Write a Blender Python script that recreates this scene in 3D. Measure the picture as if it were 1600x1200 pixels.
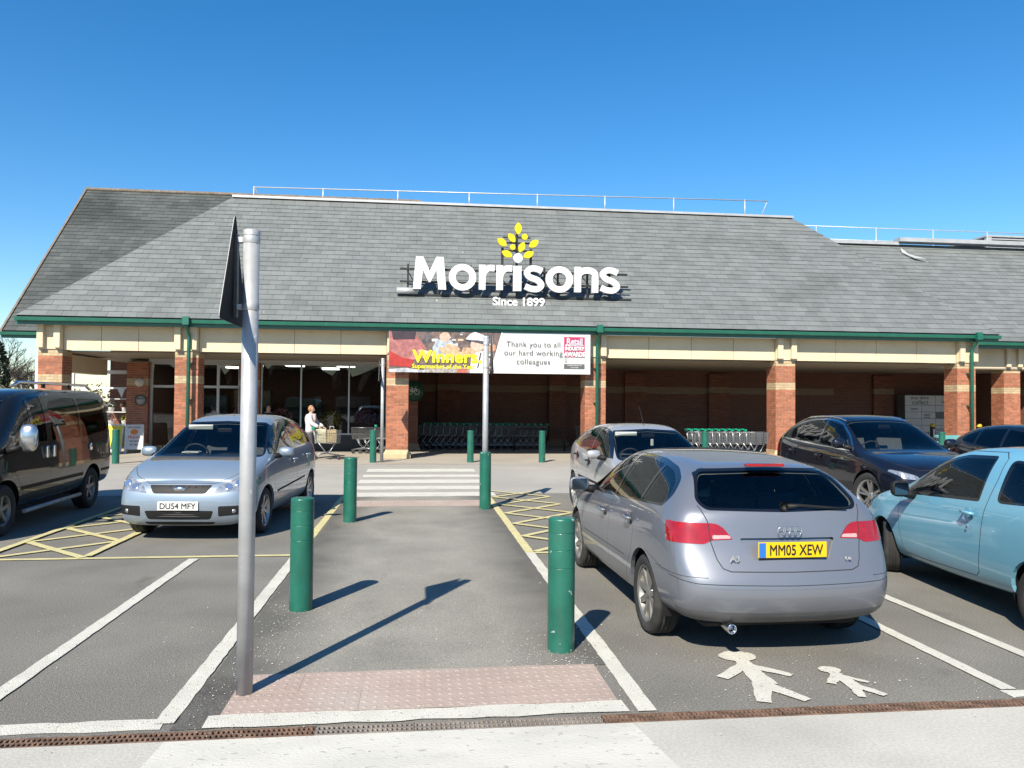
import bpy, bmesh, math, random
import numpy as np
from mathutils import Vector, Matrix
R = math.radians
random.seed(7)
scene = bpy.context.scene
for o in list(bpy.data.objects): bpy.data.objects.remove(o)

# ---------------------------------------------------------------- camera, sky, sun, exposure
CAM_H = 1.68
yaw, pit, roll = R(6.8), R(1.4), 0.0080
cf = Vector((math.sin(yaw)*math.cos(pit), math.cos(yaw)*math.cos(pit), math.sin(pit)))
cr = Vector((math.cos(yaw), -math.sin(yaw), 0)); cu = cr.cross(cf)
cr2 = cr*math.cos(roll) + cu*math.sin(roll); cu2 = cu*math.cos(roll) - cr*math.sin(roll)
cam_d = bpy.data.cameras.new("camera"); cam = bpy.data.objects.new("camera", cam_d)
scene.collection.objects.link(cam)
cam.matrix_world = Matrix(((cr2.x, cu2.x, -cf.x, 0), (cr2.y, cu2.y, -cf.y, 0), (cr2.z, cu2.z, -cf.z, CAM_H), (0, 0, 0, 1)))
cam_d.sensor_width = 36; cam_d.lens = 36*1230/1600; cam_d.clip_start = 0.05; cam_d.clip_end = 3000
scene.camera = cam

SUN_EL, SUN_AZ = R(40.5), R(207.5)      # azimuth measured clockwise from +Y
world = bpy.data.worlds.new("World"); scene.world = world; world.use_nodes = True
wn = world.node_tree; wn.nodes.clear()
wo = wn.nodes.new('ShaderNodeOutputWorld'); wb = wn.nodes.new('ShaderNodeBackground'); ws = wn.nodes.new('ShaderNodeTexSky')
ws.sky_type = 'NISHITA'; ws.sun_disc = False; ws.sun_elevation = SUN_EL; ws.sun_rotation = SUN_AZ
ws.altitude = 0; ws.air_density = 1.0; ws.dust_density = 0.25; ws.ozone_density = 3.0
wb.inputs['Strength'].default_value = 0.097
wh = wn.nodes.new('ShaderNodeHueSaturation'); wh.inputs['Saturation'].default_value = 1.36      # the deep blue of a clear spring sky
wn.links.new(ws.outputs[0], wh.inputs['Color']); wn.links.new(wh.outputs[0], wb.inputs[0]); wn.links.new(wb.outputs[0], wo.inputs[0])
sun_d = bpy.data.lights.new("sun", 'SUN'); sun = bpy.data.objects.new("sun", sun_d); scene.collection.objects.link(sun)
sun_d.energy = 5.0; sun_d.angle = R(0.53); sun_d.color = (1.0, 0.925, 0.79)
sv = Vector((math.sin(SUN_AZ)*math.cos(SUN_EL), math.cos(SUN_AZ)*math.cos(SUN_EL), math.sin(SUN_EL)))
sun.rotation_euler = sv.to_track_quat('Z', 'Y').to_euler(); sun.location = (-20, -30, 40)
vs = scene.view_settings; vs.view_transform = 'Standard'; vs.look = 'None'; vs.exposure = 0.85; vs.gamma = 1.0; vs.use_curve_mapping = False
scene.cycles.max_bounces = 8; scene.cycles.transparent_max_bounces = 16; scene.cycles.caustics_reflective = False; scene.cycles.caustics_refractive = False
scene.cycles.use_denoising = True

# ---------------------------------------------------------------- materials
MATS = {}
def nd(nt, t, **k):
    n = nt.nodes.new('ShaderNode'+t)
    for a, b in k.items():
        if a in n.inputs: n.inputs[a].default_value = b
        else: setattr(n, a, b)
    return n
def c4(c): return (c[0], c[1], c[2], 1)
TONE = .76      # one reflectance scale for every material, set against the exposure above
def tn(c): return tuple(v*TONE for v in c[:3])
def pm(name, col, rough=.6, metal=0., var=.12, scale=6., detail=6, bump=0., bscale=80., coat=0., crough=.03, spec=.5,
       col2=None, spots=None, rvar=0., isl=0., emit=0., patch=None, alpha=1., stretch=None, world=False, patch2=None, grain=None):
    """principled material: colour drifts with noise; spots=(colour, scale, threshold); isl=tone shift for each loose piece;
    patch=(colour, scale, low, high) broad stains"""
    if name in MATS: return MATS[name]
    if not emit and metal < .9:
        col = tn(col); col2 = tn(col2) if col2 else None; spots = (tn(spots[0]),)+tuple(spots[1:]) if spots else None; patch = (tn(patch[0]),)+tuple(patch[1:]) if patch else None; patch2 = (tn(patch2[0]),)+tuple(patch2[1:]) if patch2 else None
    m = bpy.data.materials.new(name); m.use_nodes = True; nt = m.node_tree; L = nt.links
    b = nt.nodes['Principled BSDF']
    b.inputs['Roughness'].default_value = rough; b.inputs['Metallic'].default_value = metal
    b.inputs['Specular IOR Level'].default_value = spec
    b.inputs['Coat Weight'].default_value = coat; b.inputs['Coat Roughness'].default_value = crough
    tc = nd(nt, 'TexCoord'); vec = tc.outputs['Object']
    if world: vec = nd(nt, 'NewGeometry').outputs['Position']
    if stretch:
        mp = nd(nt, 'Mapping'); mp.inputs['Scale'].default_value = stretch; L.new(vec, mp.inputs[0]); vec = mp.outputs[0]
    out = None
    def noise(sc, det=6):
        n = nd(nt, 'TexNoise'); n.inputs['Scale'].default_value = sc; n.inputs['Detail'].default_value = det; L.new(vec, n.inputs['Vector']); return n
    def mix(a, bcol, fac, mode='MIX'):
        x = nd(nt, 'Mix', data_type='RGBA', blend_type=mode)
        for s, v in ((6, a), (7, bcol)):
            if hasattr(v, 'type') and hasattr(v, 'is_output'): L.new(v, x.inputs[s])
            else: x.inputs[s].default_value = c4(v)
        if hasattr(fac, 'is_output'): L.new(fac, x.inputs[0])
        else: x.inputs[0].default_value = fac
        return x.outputs[2]
    lo = [max(0, v*(1-var)) for v in col]; hi = [v*(1+var) for v in (col2 or col)]
    if var > 0 or col2:
        n = noise(scale, detail); rp = nd(nt, 'ValToRGB'); rp.color_ramp.elements[0].position = .3; rp.color_ramp.elements[1].position = .7
        rp.color_ramp.elements[0].color = c4(lo); rp.color_ramp.elements[1].color = c4(hi)
        L.new(n.outputs['Fac'], rp.inputs[0]); out = rp.outputs[0]
    else: out = None
    cur = out if out else col
    if patch:
        n = noise(patch[1], 4); r2 = nd(nt, 'MapRange'); r2.inputs[1].default_value = patch[2]; r2.inputs[2].default_value = patch[3]
        L.new(n.outputs['Fac'], r2.inputs[0]); cur = mix(cur, patch[0], r2.outputs[0])
    if patch2:      # (colour, scale vector, low, high): streaks
        mp2 = nd(nt, 'Mapping'); mp2.inputs['Scale'].default_value = patch2[1]; L.new(vec, mp2.inputs[0]); n = nd(nt, 'TexNoise'); n.inputs['Scale'].default_value = 1.; n.inputs['Detail'].default_value = 7; L.new(mp2.outputs[0], n.inputs['Vector'])
        r2 = nd(nt, 'MapRange'); r2.inputs[1].default_value = patch2[2]; r2.inputs[2].default_value = patch2[3]; r2.inputs[4].default_value = .8; L.new(n.outputs['Fac'], r2.inputs[0]); cur = mix(cur, patch2[0], r2.outputs[0])
    if isl:
        g = nd(nt, 'NewGeometry'); oi = nd(nt, 'ObjectInfo'); ad = nd(nt, 'Math', operation='ADD'); fr = nd(nt, 'Math', operation='FRACT')
        L.new(g.outputs['Random Per Island'], ad.inputs[0]); L.new(oi.outputs['Random'], ad.inputs[1]); L.new(ad.outputs[0], fr.inputs[0])
        mr = nd(nt, 'MapRange'); mr.inputs[3].default_value = 1-isl; mr.inputs[4].default_value = 1+isl; L.new(fr.outputs[0], mr.inputs[0])
        vm = nd(nt, 'Mix', data_type='RGBA', blend_type='MULTIPLY'); vm.inputs[0].default_value = 1
        if hasattr(cur, 'is_output'): L.new(cur, vm.inputs[6])
        else: vm.inputs[6].default_value = c4(cur)
        L.new(mr.outputs[0], vm.inputs[7]); cur = vm.outputs[2]
    if grain:      # (scale, amount) fine stone-to-stone tone
        n = noise(grain[0], 2); mr = nd(nt, 'MapRange'); mr.inputs[1].default_value = .32; mr.inputs[2].default_value = .68; mr.inputs[3].default_value = 1-grain[1]; mr.inputs[4].default_value = 1+grain[1]; L.new(n.outputs['Fac'], mr.inputs[0])
        vm = nd(nt, 'Mix', data_type='RGBA', blend_type='MULTIPLY'); vm.inputs[0].default_value = 1
        if hasattr(cur, 'is_output'): L.new(cur, vm.inputs[6])
        else: vm.inputs[6].default_value = c4(cur)
        L.new(mr.outputs[0], vm.inputs[7]); cur = vm.outputs[2]
    if spots:
        v = nd(nt, 'TexNoise'); v.inputs['Scale'].default_value = spots[1]; v.inputs['Detail'].default_value = 2.5; L.new(vec, v.inputs['Vector'])
        gt = nd(nt, 'Math', operation='GREATER_THAN'); gt.inputs[1].default_value = spots[2]; L.new(v.outputs['Fac'], gt.inputs[0])
        cur = mix(cur, spots[0], gt.outputs[0])
    if hasattr(cur, 'is_output'): L.new(cur, b.inputs['Base Color'])
    else: b.inputs['Base Color'].default_value = c4(cur)
    if rvar:
        n = noise(scale*2.3); mr = nd(nt, 'MapRange'); mr.inputs[1].default_value = .3; mr.inputs[2].default_value = .7
        mr.inputs[3].default_value = max(0, rough-rvar); mr.inputs[4].default_value = min(1, rough+rvar)
        L.new(n.outputs['Fac'], mr.inputs[0]); L.new(mr.outputs[0], b.inputs['Roughness'])
    if bump:
        n = noise(bscale, 8); bp = nd(nt, 'Bump'); bp.inputs['Strength'].default_value = bump; bp.inputs['Distance'].default_value = .01
        L.new(n.outputs['Fac'], bp.inputs['Height']); L.new(bp.outputs[0], b.inputs['Normal'])
    if emit:
        b.inputs['Emission Color'].default_value = c4(col); b.inputs['Emission Strength'].default_value = emit
    MATS[name] = m; return m
def glass_mat(name, tint, ior=1.5, rough=0.0):
    if name in MATS: return MATS[name]
    m = bpy.data.materials.new(name); m.use_nodes = True; nt = m.node_tree; nt.nodes.clear(); L = nt.links
    o = nd(nt, 'OutputMaterial'); mx = nd(nt, 'MixShader'); t = nd(nt, 'BsdfTransparent'); g = nd(nt, 'BsdfGlossy'); f = nd(nt, 'Fresnel')
    t.inputs[0].default_value = c4(tint); g.inputs['Roughness'].default_value = rough; f.inputs[0].default_value = ior
    L.new(f.outputs[0], mx.inputs[0]); L.new(t.outputs[0], mx.inputs[1]); L.new(g.outputs[0], mx.inputs[2]); L.new(mx.outputs[0], o.inputs[0])
    MATS[name] = m; return m

# ---------------------------------------------------------------- helpers
COL = scene.collection
def tag(o, label=None, cat=None, group=None, kind=None):
    if label: o['label'] = label
    if cat: o['category'] = cat
    if group: o['group'] = group
    if kind: o['kind'] = kind
    return o
def empty(name, loc=(0, 0, 0), rz=0, parent=None):
    o = bpy.data.objects.new(name, None); COL.objects.link(o); o.location = loc; o.rotation_euler = (0, 0, rz)
    o.empty_display_size = .1
    if parent: o.parent = parent
    return o
def link(name, me, mat=None, parent=None, loc=None, rot=None):
    o = bpy.data.objects.new(name, me); COL.objects.link(o)
    if mat is not None:
        if len(me.materials): me.materials.clear()      # clearing resets face slots, so only when needed
        for x in (mat if isinstance(mat, (list, tuple)) else [mat]): me.materials.append(x)
    if parent: o.parent = parent
    if loc is not None: o.location = loc
    if rot is not None: o.rotation_euler = rot
    return o
def copy_tree(o, parent=None):
    c = o.copy(); COL.objects.link(c); c.parent = parent
    for ch in list(o.children): copy_tree(ch, c)
    return c
class MB:
    def __init__(s): s.v = []; s.f = []; s.m = []; s.sm = []
    def add(s, vs, fs, mi=0, smooth=False):
        b = len(s.v); s.v += [tuple(v) for v in vs]; s.f += [tuple(b+i for i in f) for f in fs]; s.m += [mi]*len(fs); s.sm += [smooth]*len(fs); return s
    def box(s, x0, x1, y0, y1, z0, z1, mi=0):
        vs = [(x, y, z) for z in (z0, z1) for y in (y0, y1) for x in (x0, x1)]
        return s.add(vs, [(0, 2, 3, 1), (4, 5, 7, 6), (0, 1, 5, 4), (2, 6, 7, 3), (0, 4, 6, 2), (1, 3, 7, 5)], mi)
    def cbox(s, c, d, mi=0): return s.box(c[0]-d[0]/2, c[0]+d[0]/2, c[1]-d[1]/2, c[1]+d[1]/2, c[2]-d[2]/2, c[2]+d[2]/2, mi)
    def bbox(s, x0, x1, y0, y1, z0, z1, bv=.01, mi=0):
        """box with bevelled vertical and horizontal edges (chamfer)"""
        bm = bmesh.new(); bmesh.ops.create_cube(bm, size=1)
        for v in bm.verts: v.co = ((x0+x1)/2+v.co.x*(x1-x0), (y0+y1)/2+v.co.y*(y1-y0), (z0+z1)/2+v.co.z*(z1-z0))
        bmesh.ops.bevel(bm, geom=bm.edges[:], offset=bv, segments=2, profile=.5, affect='EDGES')
        bm.verts.index_update(); s.add([v.co[:] for v in bm.verts], [[v.index for v in f.verts] for f in bm.faces], mi); bm.free(); return s
    def poly(s, pts, mi=0): return s.add(pts, [tuple(range(len(pts)))], mi)
    def prism(s, pts, d, mi=0):
        """pts: planar polygon (3d), extruded by vector d"""
        n = len(pts); d = Vector(d); a = [Vector(p) for p in pts]; b = [p+d for p in a]
        return s.add(a+b, [tuple(range(n-1, -1, -1)), tuple(range(n, 2*n))]+[(i, (i+1) % n, n+(i+1) % n, n+i) for i in range(n)], mi)
    def tube(s, path, r, n=8, mi=0, cap=True, smooth=True):
        path = [Vector(p) for p in path]; rs = r if isinstance(r, (list, tuple)) else [r]*len(path)
        rings = []; up = None
        for i, p in enumerate(path):
            t = (path[min(i+1, len(path)-1)]-path[max(i-1, 0)]).normalized()
            if up is None: up = Vector((0, 0, 1)) if abs(t.z) < .9 else Vector((1, 0, 0))
            a = t.cross(up).normalized(); up = a.cross(t).normalized()
            rings.append([p+(a*math.cos(2*math.pi*k/n)+up*math.sin(2*math.pi*k/n))*rs[i] for k in range(n)])
        vs = [v for r_ in rings for v in r_]; fs = []
        for i in range(len(path)-1):
            for k in range(n): fs.append((i*n+k, i*n+(k+1) % n, (i+1)*n+(k+1) % n, (i+1)*n+k))
        s.add(vs, fs, mi, smooth)
        if cap:
            b = len(s.v)-len(vs)
            s.f += [tuple(b+k for k in range(n-1, -1, -1)), tuple(b+(len(path)-1)*n+k for k in range(n))]; s.m += [mi, mi]; s.sm += [False, False]
        return s
    def lathe(s, prof, n=24, mi=0, axis='z', o=(0, 0, 0), smooth=True, a0=0, a1=2*math.pi):
        full = abs(a1-a0-2*math.pi) < 1e-6; k = n if full else n+1; vs = []
        for i in range(k):
            a = a0+(a1-a0)*i/n; c, sn = math.cos(a), math.sin(a)
            for r, z in prof:
                p = (r*c, r*sn, z) if axis == 'z' else ((r*c, z, r*sn) if axis == 'y' else (z, r*c, r*sn))
                vs.append((p[0]+o[0], p[1]+o[1], p[2]+o[2]))
        m = len(prof); fs = []
        for i in range(n):
            j = (i+1) % k
            for q in range(m-1): fs.append((i*m+q, j*m+q, j*m+q+1, i*m+q+1) if axis != 'y' else (i*m+q, i*m+q+1, j*m+q+1, j*m+q))
        return s.add(vs, fs, mi, smooth)
    def mesh(s, name):
        me = bpy.data.meshes.new(name); me.from_pydata(s.v, [], s.f); me.polygons.foreach_set('material_index', s.m); me.polygons.foreach_set('use_smooth', s.sm); me.update(); return me
    def build(s, name, mat, parent=None, loc=None, rot=None, fix=False):
        me = s.mesh(name)
        if fix:
            bm = bmesh.new(); bm.from_mesh(me); bmesh.ops.recalc_face_normals(bm, faces=bm.faces[:]); bm.to_mesh(me); bm.free()
        return link(name, me, mat, parent, loc, rot)
def text_mesh(txt, size, bold=0., ext=0., align='CENTER', shear=0., spacing=1., xs=1.):
    """lettering as a mesh; weight is added with shifted copies, each a hair in front of the last"""
    cu_ = bpy.data.curves.new('txt', 'FONT'); cu_.body = txt; cu_.size = size; cu_.extrude = ext; cu_.align_x = align; cu_.align_y = 'BOTTOM_BASELINE'
    cu_.shear = shear; cu_.space_character = spacing; cu_.resolution_u = 6; cu_.fill_mode = 'BOTH' if ext else 'FRONT'
    o = bpy.data.objects.new('txt', cu_); COL.objects.link(o); bpy.context.view_layer.update()
    me = bpy.data.meshes.new_from_object(o.evaluated_get(bpy.context.evaluated_depsgraph_get()))
    bpy.data.objects.remove(o); bpy.data.curves.remove(cu_)
    if bold:
        vs = [v.co.copy() for v in me.vertices]; fs = [tuple(p.vertices) for p in me.polygons]; V, F = [], []; dz = max(.0003, size*.0006)
        for i in range(9):
            dx, dy = (0, 0) if i == 8 else (bold*math.cos(i*math.pi/4), bold*math.sin(i*math.pi/4)); n0 = len(V)
            V += [(v.x+dx, v.y+dy, v.z+i*dz) for v in vs]; F += [tuple(n0+k for k in f) for f in fs]
        me2 = bpy.data.meshes.new('txt'); me2.from_pydata(V, [], F); me2.update(); bpy.data.meshes.remove(me); me = me2
    if xs != 1.:
        for v in me.vertices: v.co.x *= xs
    return me
def text(name, txt, size, mat, parent, loc, rot=(R(90), 0, 0), **k):
    """flat lettering; local text plane x right, y up; default stands upright facing -Y"""
    me = text_mesh(txt, size, **k); return link(name, me, mat, parent, loc, rot)

# ---------------------------------------------------------------- ground and markings
def sheet(name, x0, x1, y0, y1, z, mat, parent=None, jag=0., step=.12, kind=None):
    """flat sheet, optionally with ragged edges"""
    if not jag:
        o = MB().poly([(x0, y0, z), (x1, y0, z), (x1, y1, z), (x0, y1, z)]).build(name, mat, parent)
    else:
        pts = []
        def edge(a, b):
            n = max(1, int((Vector(b)-Vector(a)).length/step)); nrm = Vector((-(b[1]-a[1]), b[0]-a[0])).normalized()
            for i in range(n):
                p = Vector(a).lerp(Vector(b), i/n)+nrm*random.uniform(-jag, jag); pts.append((p.x, p.y, z))
        c = [(x0, y0), (x1, y0), (x1, y1), (x0, y1)]
        for i in range(4): edge(c[i], c[(i+1) % 4])
        o = MB().poly(pts).build(name, mat, parent)
    if kind: o['kind'] = kind
    return o
def stripe(name, p0, p1, w, z, mat, parent, jag=.004):
    p0 = Vector(p0); p1 = Vector(p1); t = (p1-p0).normalized(); n = Vector((-t.y, t.x)); L_ = (p1-p0).length; k = max(2, int(L_/.08)); a, b = [], []
    for i in range(k+1):
        c = p0.lerp(p1, i/k)
        q = c-n*(w/2+random.uniform(-jag, jag)); a.append((q.x, q.y, z)); q = c+n*(w/2+random.uniform(-jag, jag)); b.append((q.x, q.y, z))
    vs = a+b; fs = [(i, i+1, k+1+i+1, k+1+i) for i in range(k)]
    return MB().add(vs, fs).build(name, mat, parent)

GRIT = (.55, .54, .5)
M_asph = pm('asphalt', (.232, .221, .195), .92, var=.16, scale=1.1, bump=.9, bscale=140, spots=(GRIT, 95, .75), grain=(85, .3), patch2=((.085, .08, .072), (1.7, 1.1, 1), .66, .80), patch=((.165, .158, .14), .55, .56, .78), spec=.3)
M_asph_path = pm('asphalt_path', (.325, .31, .268), .92, var=.13, scale=1.6, bump=.9, bscale=150, spots=((.5, .49, .46), 110, .735), grain=(95, .22), patch2=((.17, .162, .14), (2.2, 1.2, 1), .64, .8), patch=((.225, .215, .19), .7, .56, .8), spec=.3)
M_asph_dark = pm('asphalt_patch', (.12, .115, .105), .95, var=.2, scale=3, bump=1., bscale=120, grain=(80, .3), spots=((.6, .58, .54), 60, .74), spec=.3)
M_lane = pm('lane_asphalt', (.42, .40, .36), .9, var=.07, scale=.8, bump=.6, bscale=120, spots=((.45, .43, .4), 90, .74), patch=((.37, .355, .32), .35, .5, .7), spec=.3)
M_conc = pm('concrete', (.53, .515, .46), .88, var=.08, scale=1.3, bump=.25, bscale=90, spots=((.3, .29, .26), 30, .75), grain=(60, .1), patch=((.45, .435, .39), .8, .5, .68), spec=.3)
M_fore = pm('forecourt_concrete', (.43, .385, .32), .88, var=.07, scale=.9, bump=.4, bscale=60, patch=((.36, .325, .275), .5, .5, .7), spec=.3)
M_white = pm('road_paint_white', (.68, .66, .58), .8, var=.07, scale=5, bump=.8, bscale=130, spots=((.28, .265, .235), 46, .68), patch=((.58, .565, .5), 1.4, .55, .75))
M_wornw = pm('worn_white_paint', (.62, .605, .54), .85, var=.07, scale=4, bump=.35, bscale=90, spots=((.42, .41, .38), 26, .66), patch=((.5, .485, .45), 2.2, .55, .72), stretch=(.6, 1.3, 1))
M_yellow = pm('road_paint_yellow', (.68, .61, .31), .8, var=.08, scale=5, bump=.8, bscale=130, spots=((.28, .265, .2), 46, .68), patch=((.6, .55, .31), 1.4, .55, .75))
M_yellow2 = pm('faded_yellow', (.5, .46, .33), .85, var=.1, scale=3)
M_pink = pm('tactile_pink', (.44, .345, .295), .85, world=True, var=.08, scale=5, bump=.5, bscale=70, patch=((.47, .40, .35), 1.5, .5, .7), isl=.04)
M_rust = pm('rusty_iron', (.11, .062, .04), .85, metal=.2, var=.45, scale=9, bump=1., bscale=60, col2=(.24, .15, .105))
M_galv = pm('galvanised', (.50, .51, .52), .5, metal=.35, var=.12, scale=7, rvar=.12, patch=((.42, .43, .44), 4, .5, .7), spots=((.66, .67, .67), 22, .72))
M_grate = pm('worn_grate', (.34, .30, .26), .7, metal=.4, var=.3, scale=5, bump=.5, bscale=50)
M_black = pm('black_void', (.006, .006, .006), .9, var=0)

def edge_wear(m, dark, x0, x1):
    nt = m.node_tree; L = nt.links; b = nt.nodes['Principled BSDF']; src = b.inputs['Base Color'].links[0].from_socket
    tc = nd(nt, 'TexCoord'); sp = nd(nt, 'SeparateXYZ'); L.new(tc.outputs['Object'], sp.inputs[0]); ab = nd(nt, 'Math', operation='ABSOLUTE'); L.new(sp.outputs[0], ab.inputs[0])
    n = nd(nt, 'TexNoise'); n.inputs['Scale'].default_value = 1.6; n.inputs['Detail'].default_value = 6; L.new(tc.outputs['Object'], n.inputs['Vector']); ad = nd(nt, 'Math', operation='MULTIPLY_ADD'); ad.inputs[1].default_value = .9; L.new(n.outputs['Fac'], ad.inputs[0]); L.new(ab.outputs[0], ad.inputs[2])
    mr = nd(nt, 'MapRange'); mr.inputs[1].default_value = x0+.45; mr.inputs[2].default_value = x1+.45; L.new(ad.outputs[0], mr.inputs[0]); x = nd(nt, 'Mix', data_type='RGBA'); L.new(mr.outputs[0], x.inputs[0]); L.new(src, x.inputs[6]); x.inputs[7].default_value = c4(dark); L.new(x.outputs[2], b.inputs['Base Color'])
edge_wear(M_asph_path, (.114, .11, .098), .62, 1.15)      # unworn tarmac along both sides of the walked strip
g = sheet('ground', -700, 700, -500, 900, -.03, pm('far_ground', (.13, .125, .115), .95, var=.2, scale=.05)); g['kind'] = 'structure'
cp = sheet('car_park', -45, 45, 4.2, 14.6, 0., M_asph); cp['kind'] = 'structure'
rd = sheet('road', -60, 60, -40, 4.092, 0., M_conc); rd['kind'] = 'structure'
cr_ = sheet('crossing_road', -60, 60, 14.6, 21.6, .001, M_lane); cr_['kind'] = 'structure'
fc = sheet('forecourt', -40, 50, 21.6, 60, .005, M_fore); fc['kind'] = 'structure'
fp = sheet('footpath', -1.22, 1.22, 5.0, 14.6, .004, M_asph_path); fp['kind'] = 'structure'
sheet('dark_patch', -1.24, -1.03, 4.22, 5.0, .0045, M_asph_dark, fp, jag=.015)
# worn white crossing on the near road, and the white edge strips along the drain
MB().poly([(-1.22, 4.082, .004), (-1.3, 3.0, .004), (-1.5, 1.5, .004), (1.5, 1.5, .004), (1.3, 3.0, .004), (1.14, 4.082, .004)]).build('worn_crossing_paint', M_wornw, rd)
for (a, b, y0, y1, z) in ((-9, -1.30, 4.235, 4.37, .004), (-1.08, 1.16, 4.222, 4.38, .0085), (3.44, 3.9, 4.225, 4.33, .004)):
    sheet('edge_strip', a, b, y0, y1, z, M_wornw if a == -1.06 else M_white, cp, jag=.012)
# parking lines
for n_, p0, p1, w, m_ in (
    ('parking_line', (-1.29, 4.3), (-1.29, 8.8), .105, M_white), ('parking_line', (-1.29, 8.8), (-1.29, 14.3), .10, M_yellow),
    ('parking_line', (-2.34, 4.3), (-2.34, 8.72), .10, M_white), ('parking_line', (-4.6, 4.3), (-4.6, 8.72), .10, M_white), ('parking_line', (-6.9, 4.3), (-6.9, 8.72), .10, M_white),
    ('parking_line', (-9, 8.78), (-1.35, 8.84), .085, M_yellow),
    ('parking_line', (1.265, 4.22), (1.265, 8.78), .105, M_white), ('parking_line', (1.265, 8.78), (1.265, 14.4), .10, M_yellow),
    ('parking_line', (1.32, 8.78), (5.9, 8.78), .085, M_yellow),
    ('parking_line', (3.5, 4.33), (3.5, 8.72), .095, M_white), ('parking_line', (4.1, 4.25), (4.1, 8.72), .095, M_white),
    ('parking_line', (6.4, 4.25), (6.4, 14.3), .095, M_white), ('parking_line', (9.3, 9), (9.3, 14.3), .095, M_white),
    ('parking_line', (-6.85, 8.83), (-6.85, 14.3), .09, M_yellow)):
    stripe(n_, p0, p1, w, .0085, m_, cp)
for bx0, bx1 in ((-4.53, -3.5), (1.33, 2.36)):
    for k in range(-1, 6):
        y0 = 8.84+k*1.03
        for (a, b, z) in (((bx0, y0), (bx1, y0+1.03), .012), ((bx1, y0), (bx0, y0+1.03), .0155)):
            if y0 < 8.8:
                continue
            stripe('hatch_line', a, b, .09, z, M_yellow, cp)
    for xb in ((bx0,) if bx0 < 0 else ()):
        stripe('hatch_line', (xb-.02, 8.9), (xb-.02, 14.2), .09, .0195, M_yellow, cp)
    if bx0 < 0: stripe('hatch_line', (bx1+.02, 8.9), (bx1+.02, 14.2), .09, .0195, M_yellow, cp)
# painted parent and child figures in the bay
def figure(name, head, hr, segs):
    b = MB(); n = 22
    b.poly([(head[0]+hr*1.05*math.cos(2*math.pi*i/n)*random.uniform(.93, 1.06), head[1]+hr*.95*math.sin(2*math.pi*i/n)*random.uniform(.93, 1.06), .0085) for i in range(n)])
    for i, (p0, p1, w0, w1) in enumerate(segs):
        p0 = Vector(p0); p1 = Vector(p1); t = (p1-p0).normalized(); nn = Vector((-t.y, t.x)); z = .0088+i*.0003; k = 6; a, c = [], []
        for j in range(k+1):
            q = p0.lerp(p1, j/k); w = (w0+(w1-w0)*j/k)*.46
            u = q-nn*(w+random.uniform(-.006, .006)); a.append((u.x, u.y, z)); u = q+nn*(w+random.uniform(-.006, .006)); c.append((u.x, u.y, z))
        b.add(a+c, [(j, j+1, k+2+j, k+1+j) for j in range(k)])
    b.build(name, M_white, cp)
figure('painted_figure', (2.13, 5.07), .115, [((2.12, 5.0), (2.09, 4.55), .10, .16), ((2.11, 4.9), (1.87, 4.68), .10, .09), ((2.12, 4.88), (2.32, 4.68), .10, .06), ((2.07, 4.56), (1.955, 4.275), .14, .085), ((2.08, 4.54), (2.22, 4.28), .12, .07)])
figure('painted_figure', (2.61, 4.76), .065, [((2.61, 4.72), (2.61, 4.45), .07, .11), ((2.6, 4.66), (2.49, 4.52), .07, .06), ((2.62, 4.64), (2.73, 4.52), .05, .04), ((2.60, 4.45), (2.55, 4.295), .08, .05), ((2.62, 4.46), (2.71, 4.31), .08, .05)])
# zebra bars
for y0, y1 in ((19.2, 20.05), (17.85, 18.45), (16.5, 17.25), (15.3, 15.95), (14.2, 14.82)):
    sheet('zebra_bar', -1.22, 1.42, y0, y1, .0055, M_white, cr_, jag=.02)
stripe('faded_line', (-12, 21.05), (20, 21.05), .1, .0055, M_yellow2, cr_)
# tactile paving: blister tiles
def tactile(name, x0, x1, y0, y1, nx, ny, parent_name):
    root = empty(parent_name, (0, 0, 0)); root['kind'] = 'structure'
    MB().poly([(x0, y0, .0062), (x1, y0, .0062), (x1, y1, .0062), (x0, y1, .0062)]).build('bedding', M_pink, root)
    tw, th = (x1-x0)/nx, (y1-y0)/ny; g_ = .0014
    b = MB(); b.box(g_, tw-g_, g_, th-g_, .0045, .008)
    bx, by = 6, 4
    for i in range(bx):
        for j in range(by):
            cx, cy = (i+.5)*tw/bx, (j+.5)*th/by
            b.lathe([(.0165, .0075), (.014, .0095), (.009, .0105), (.0001, .0107)], 8, o=(cx, cy, 0))
    me = b.mesh('tile'); me.materials.append(M_pink)
    for i in range(nx):
        for j in range(ny):
            o = bpy.data.objects.new('tile', me); COL.objects.link(o); o.parent = root; o.location = (x0+i*tw, y0+j*th, random.uniform(-.001, .0012)); o.rotation_euler = (random.uniform(-.003, .003), random.uniform(-.003, .003), 0)
    return root
tactile('tile', -1.03, 1.14, 4.385, 5.01, 6, 2, 'tactile_paving')
tactile('tile', -1.15, 1.2, 12.85, 13.6, 6, 2, 'tactile_paving')
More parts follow.
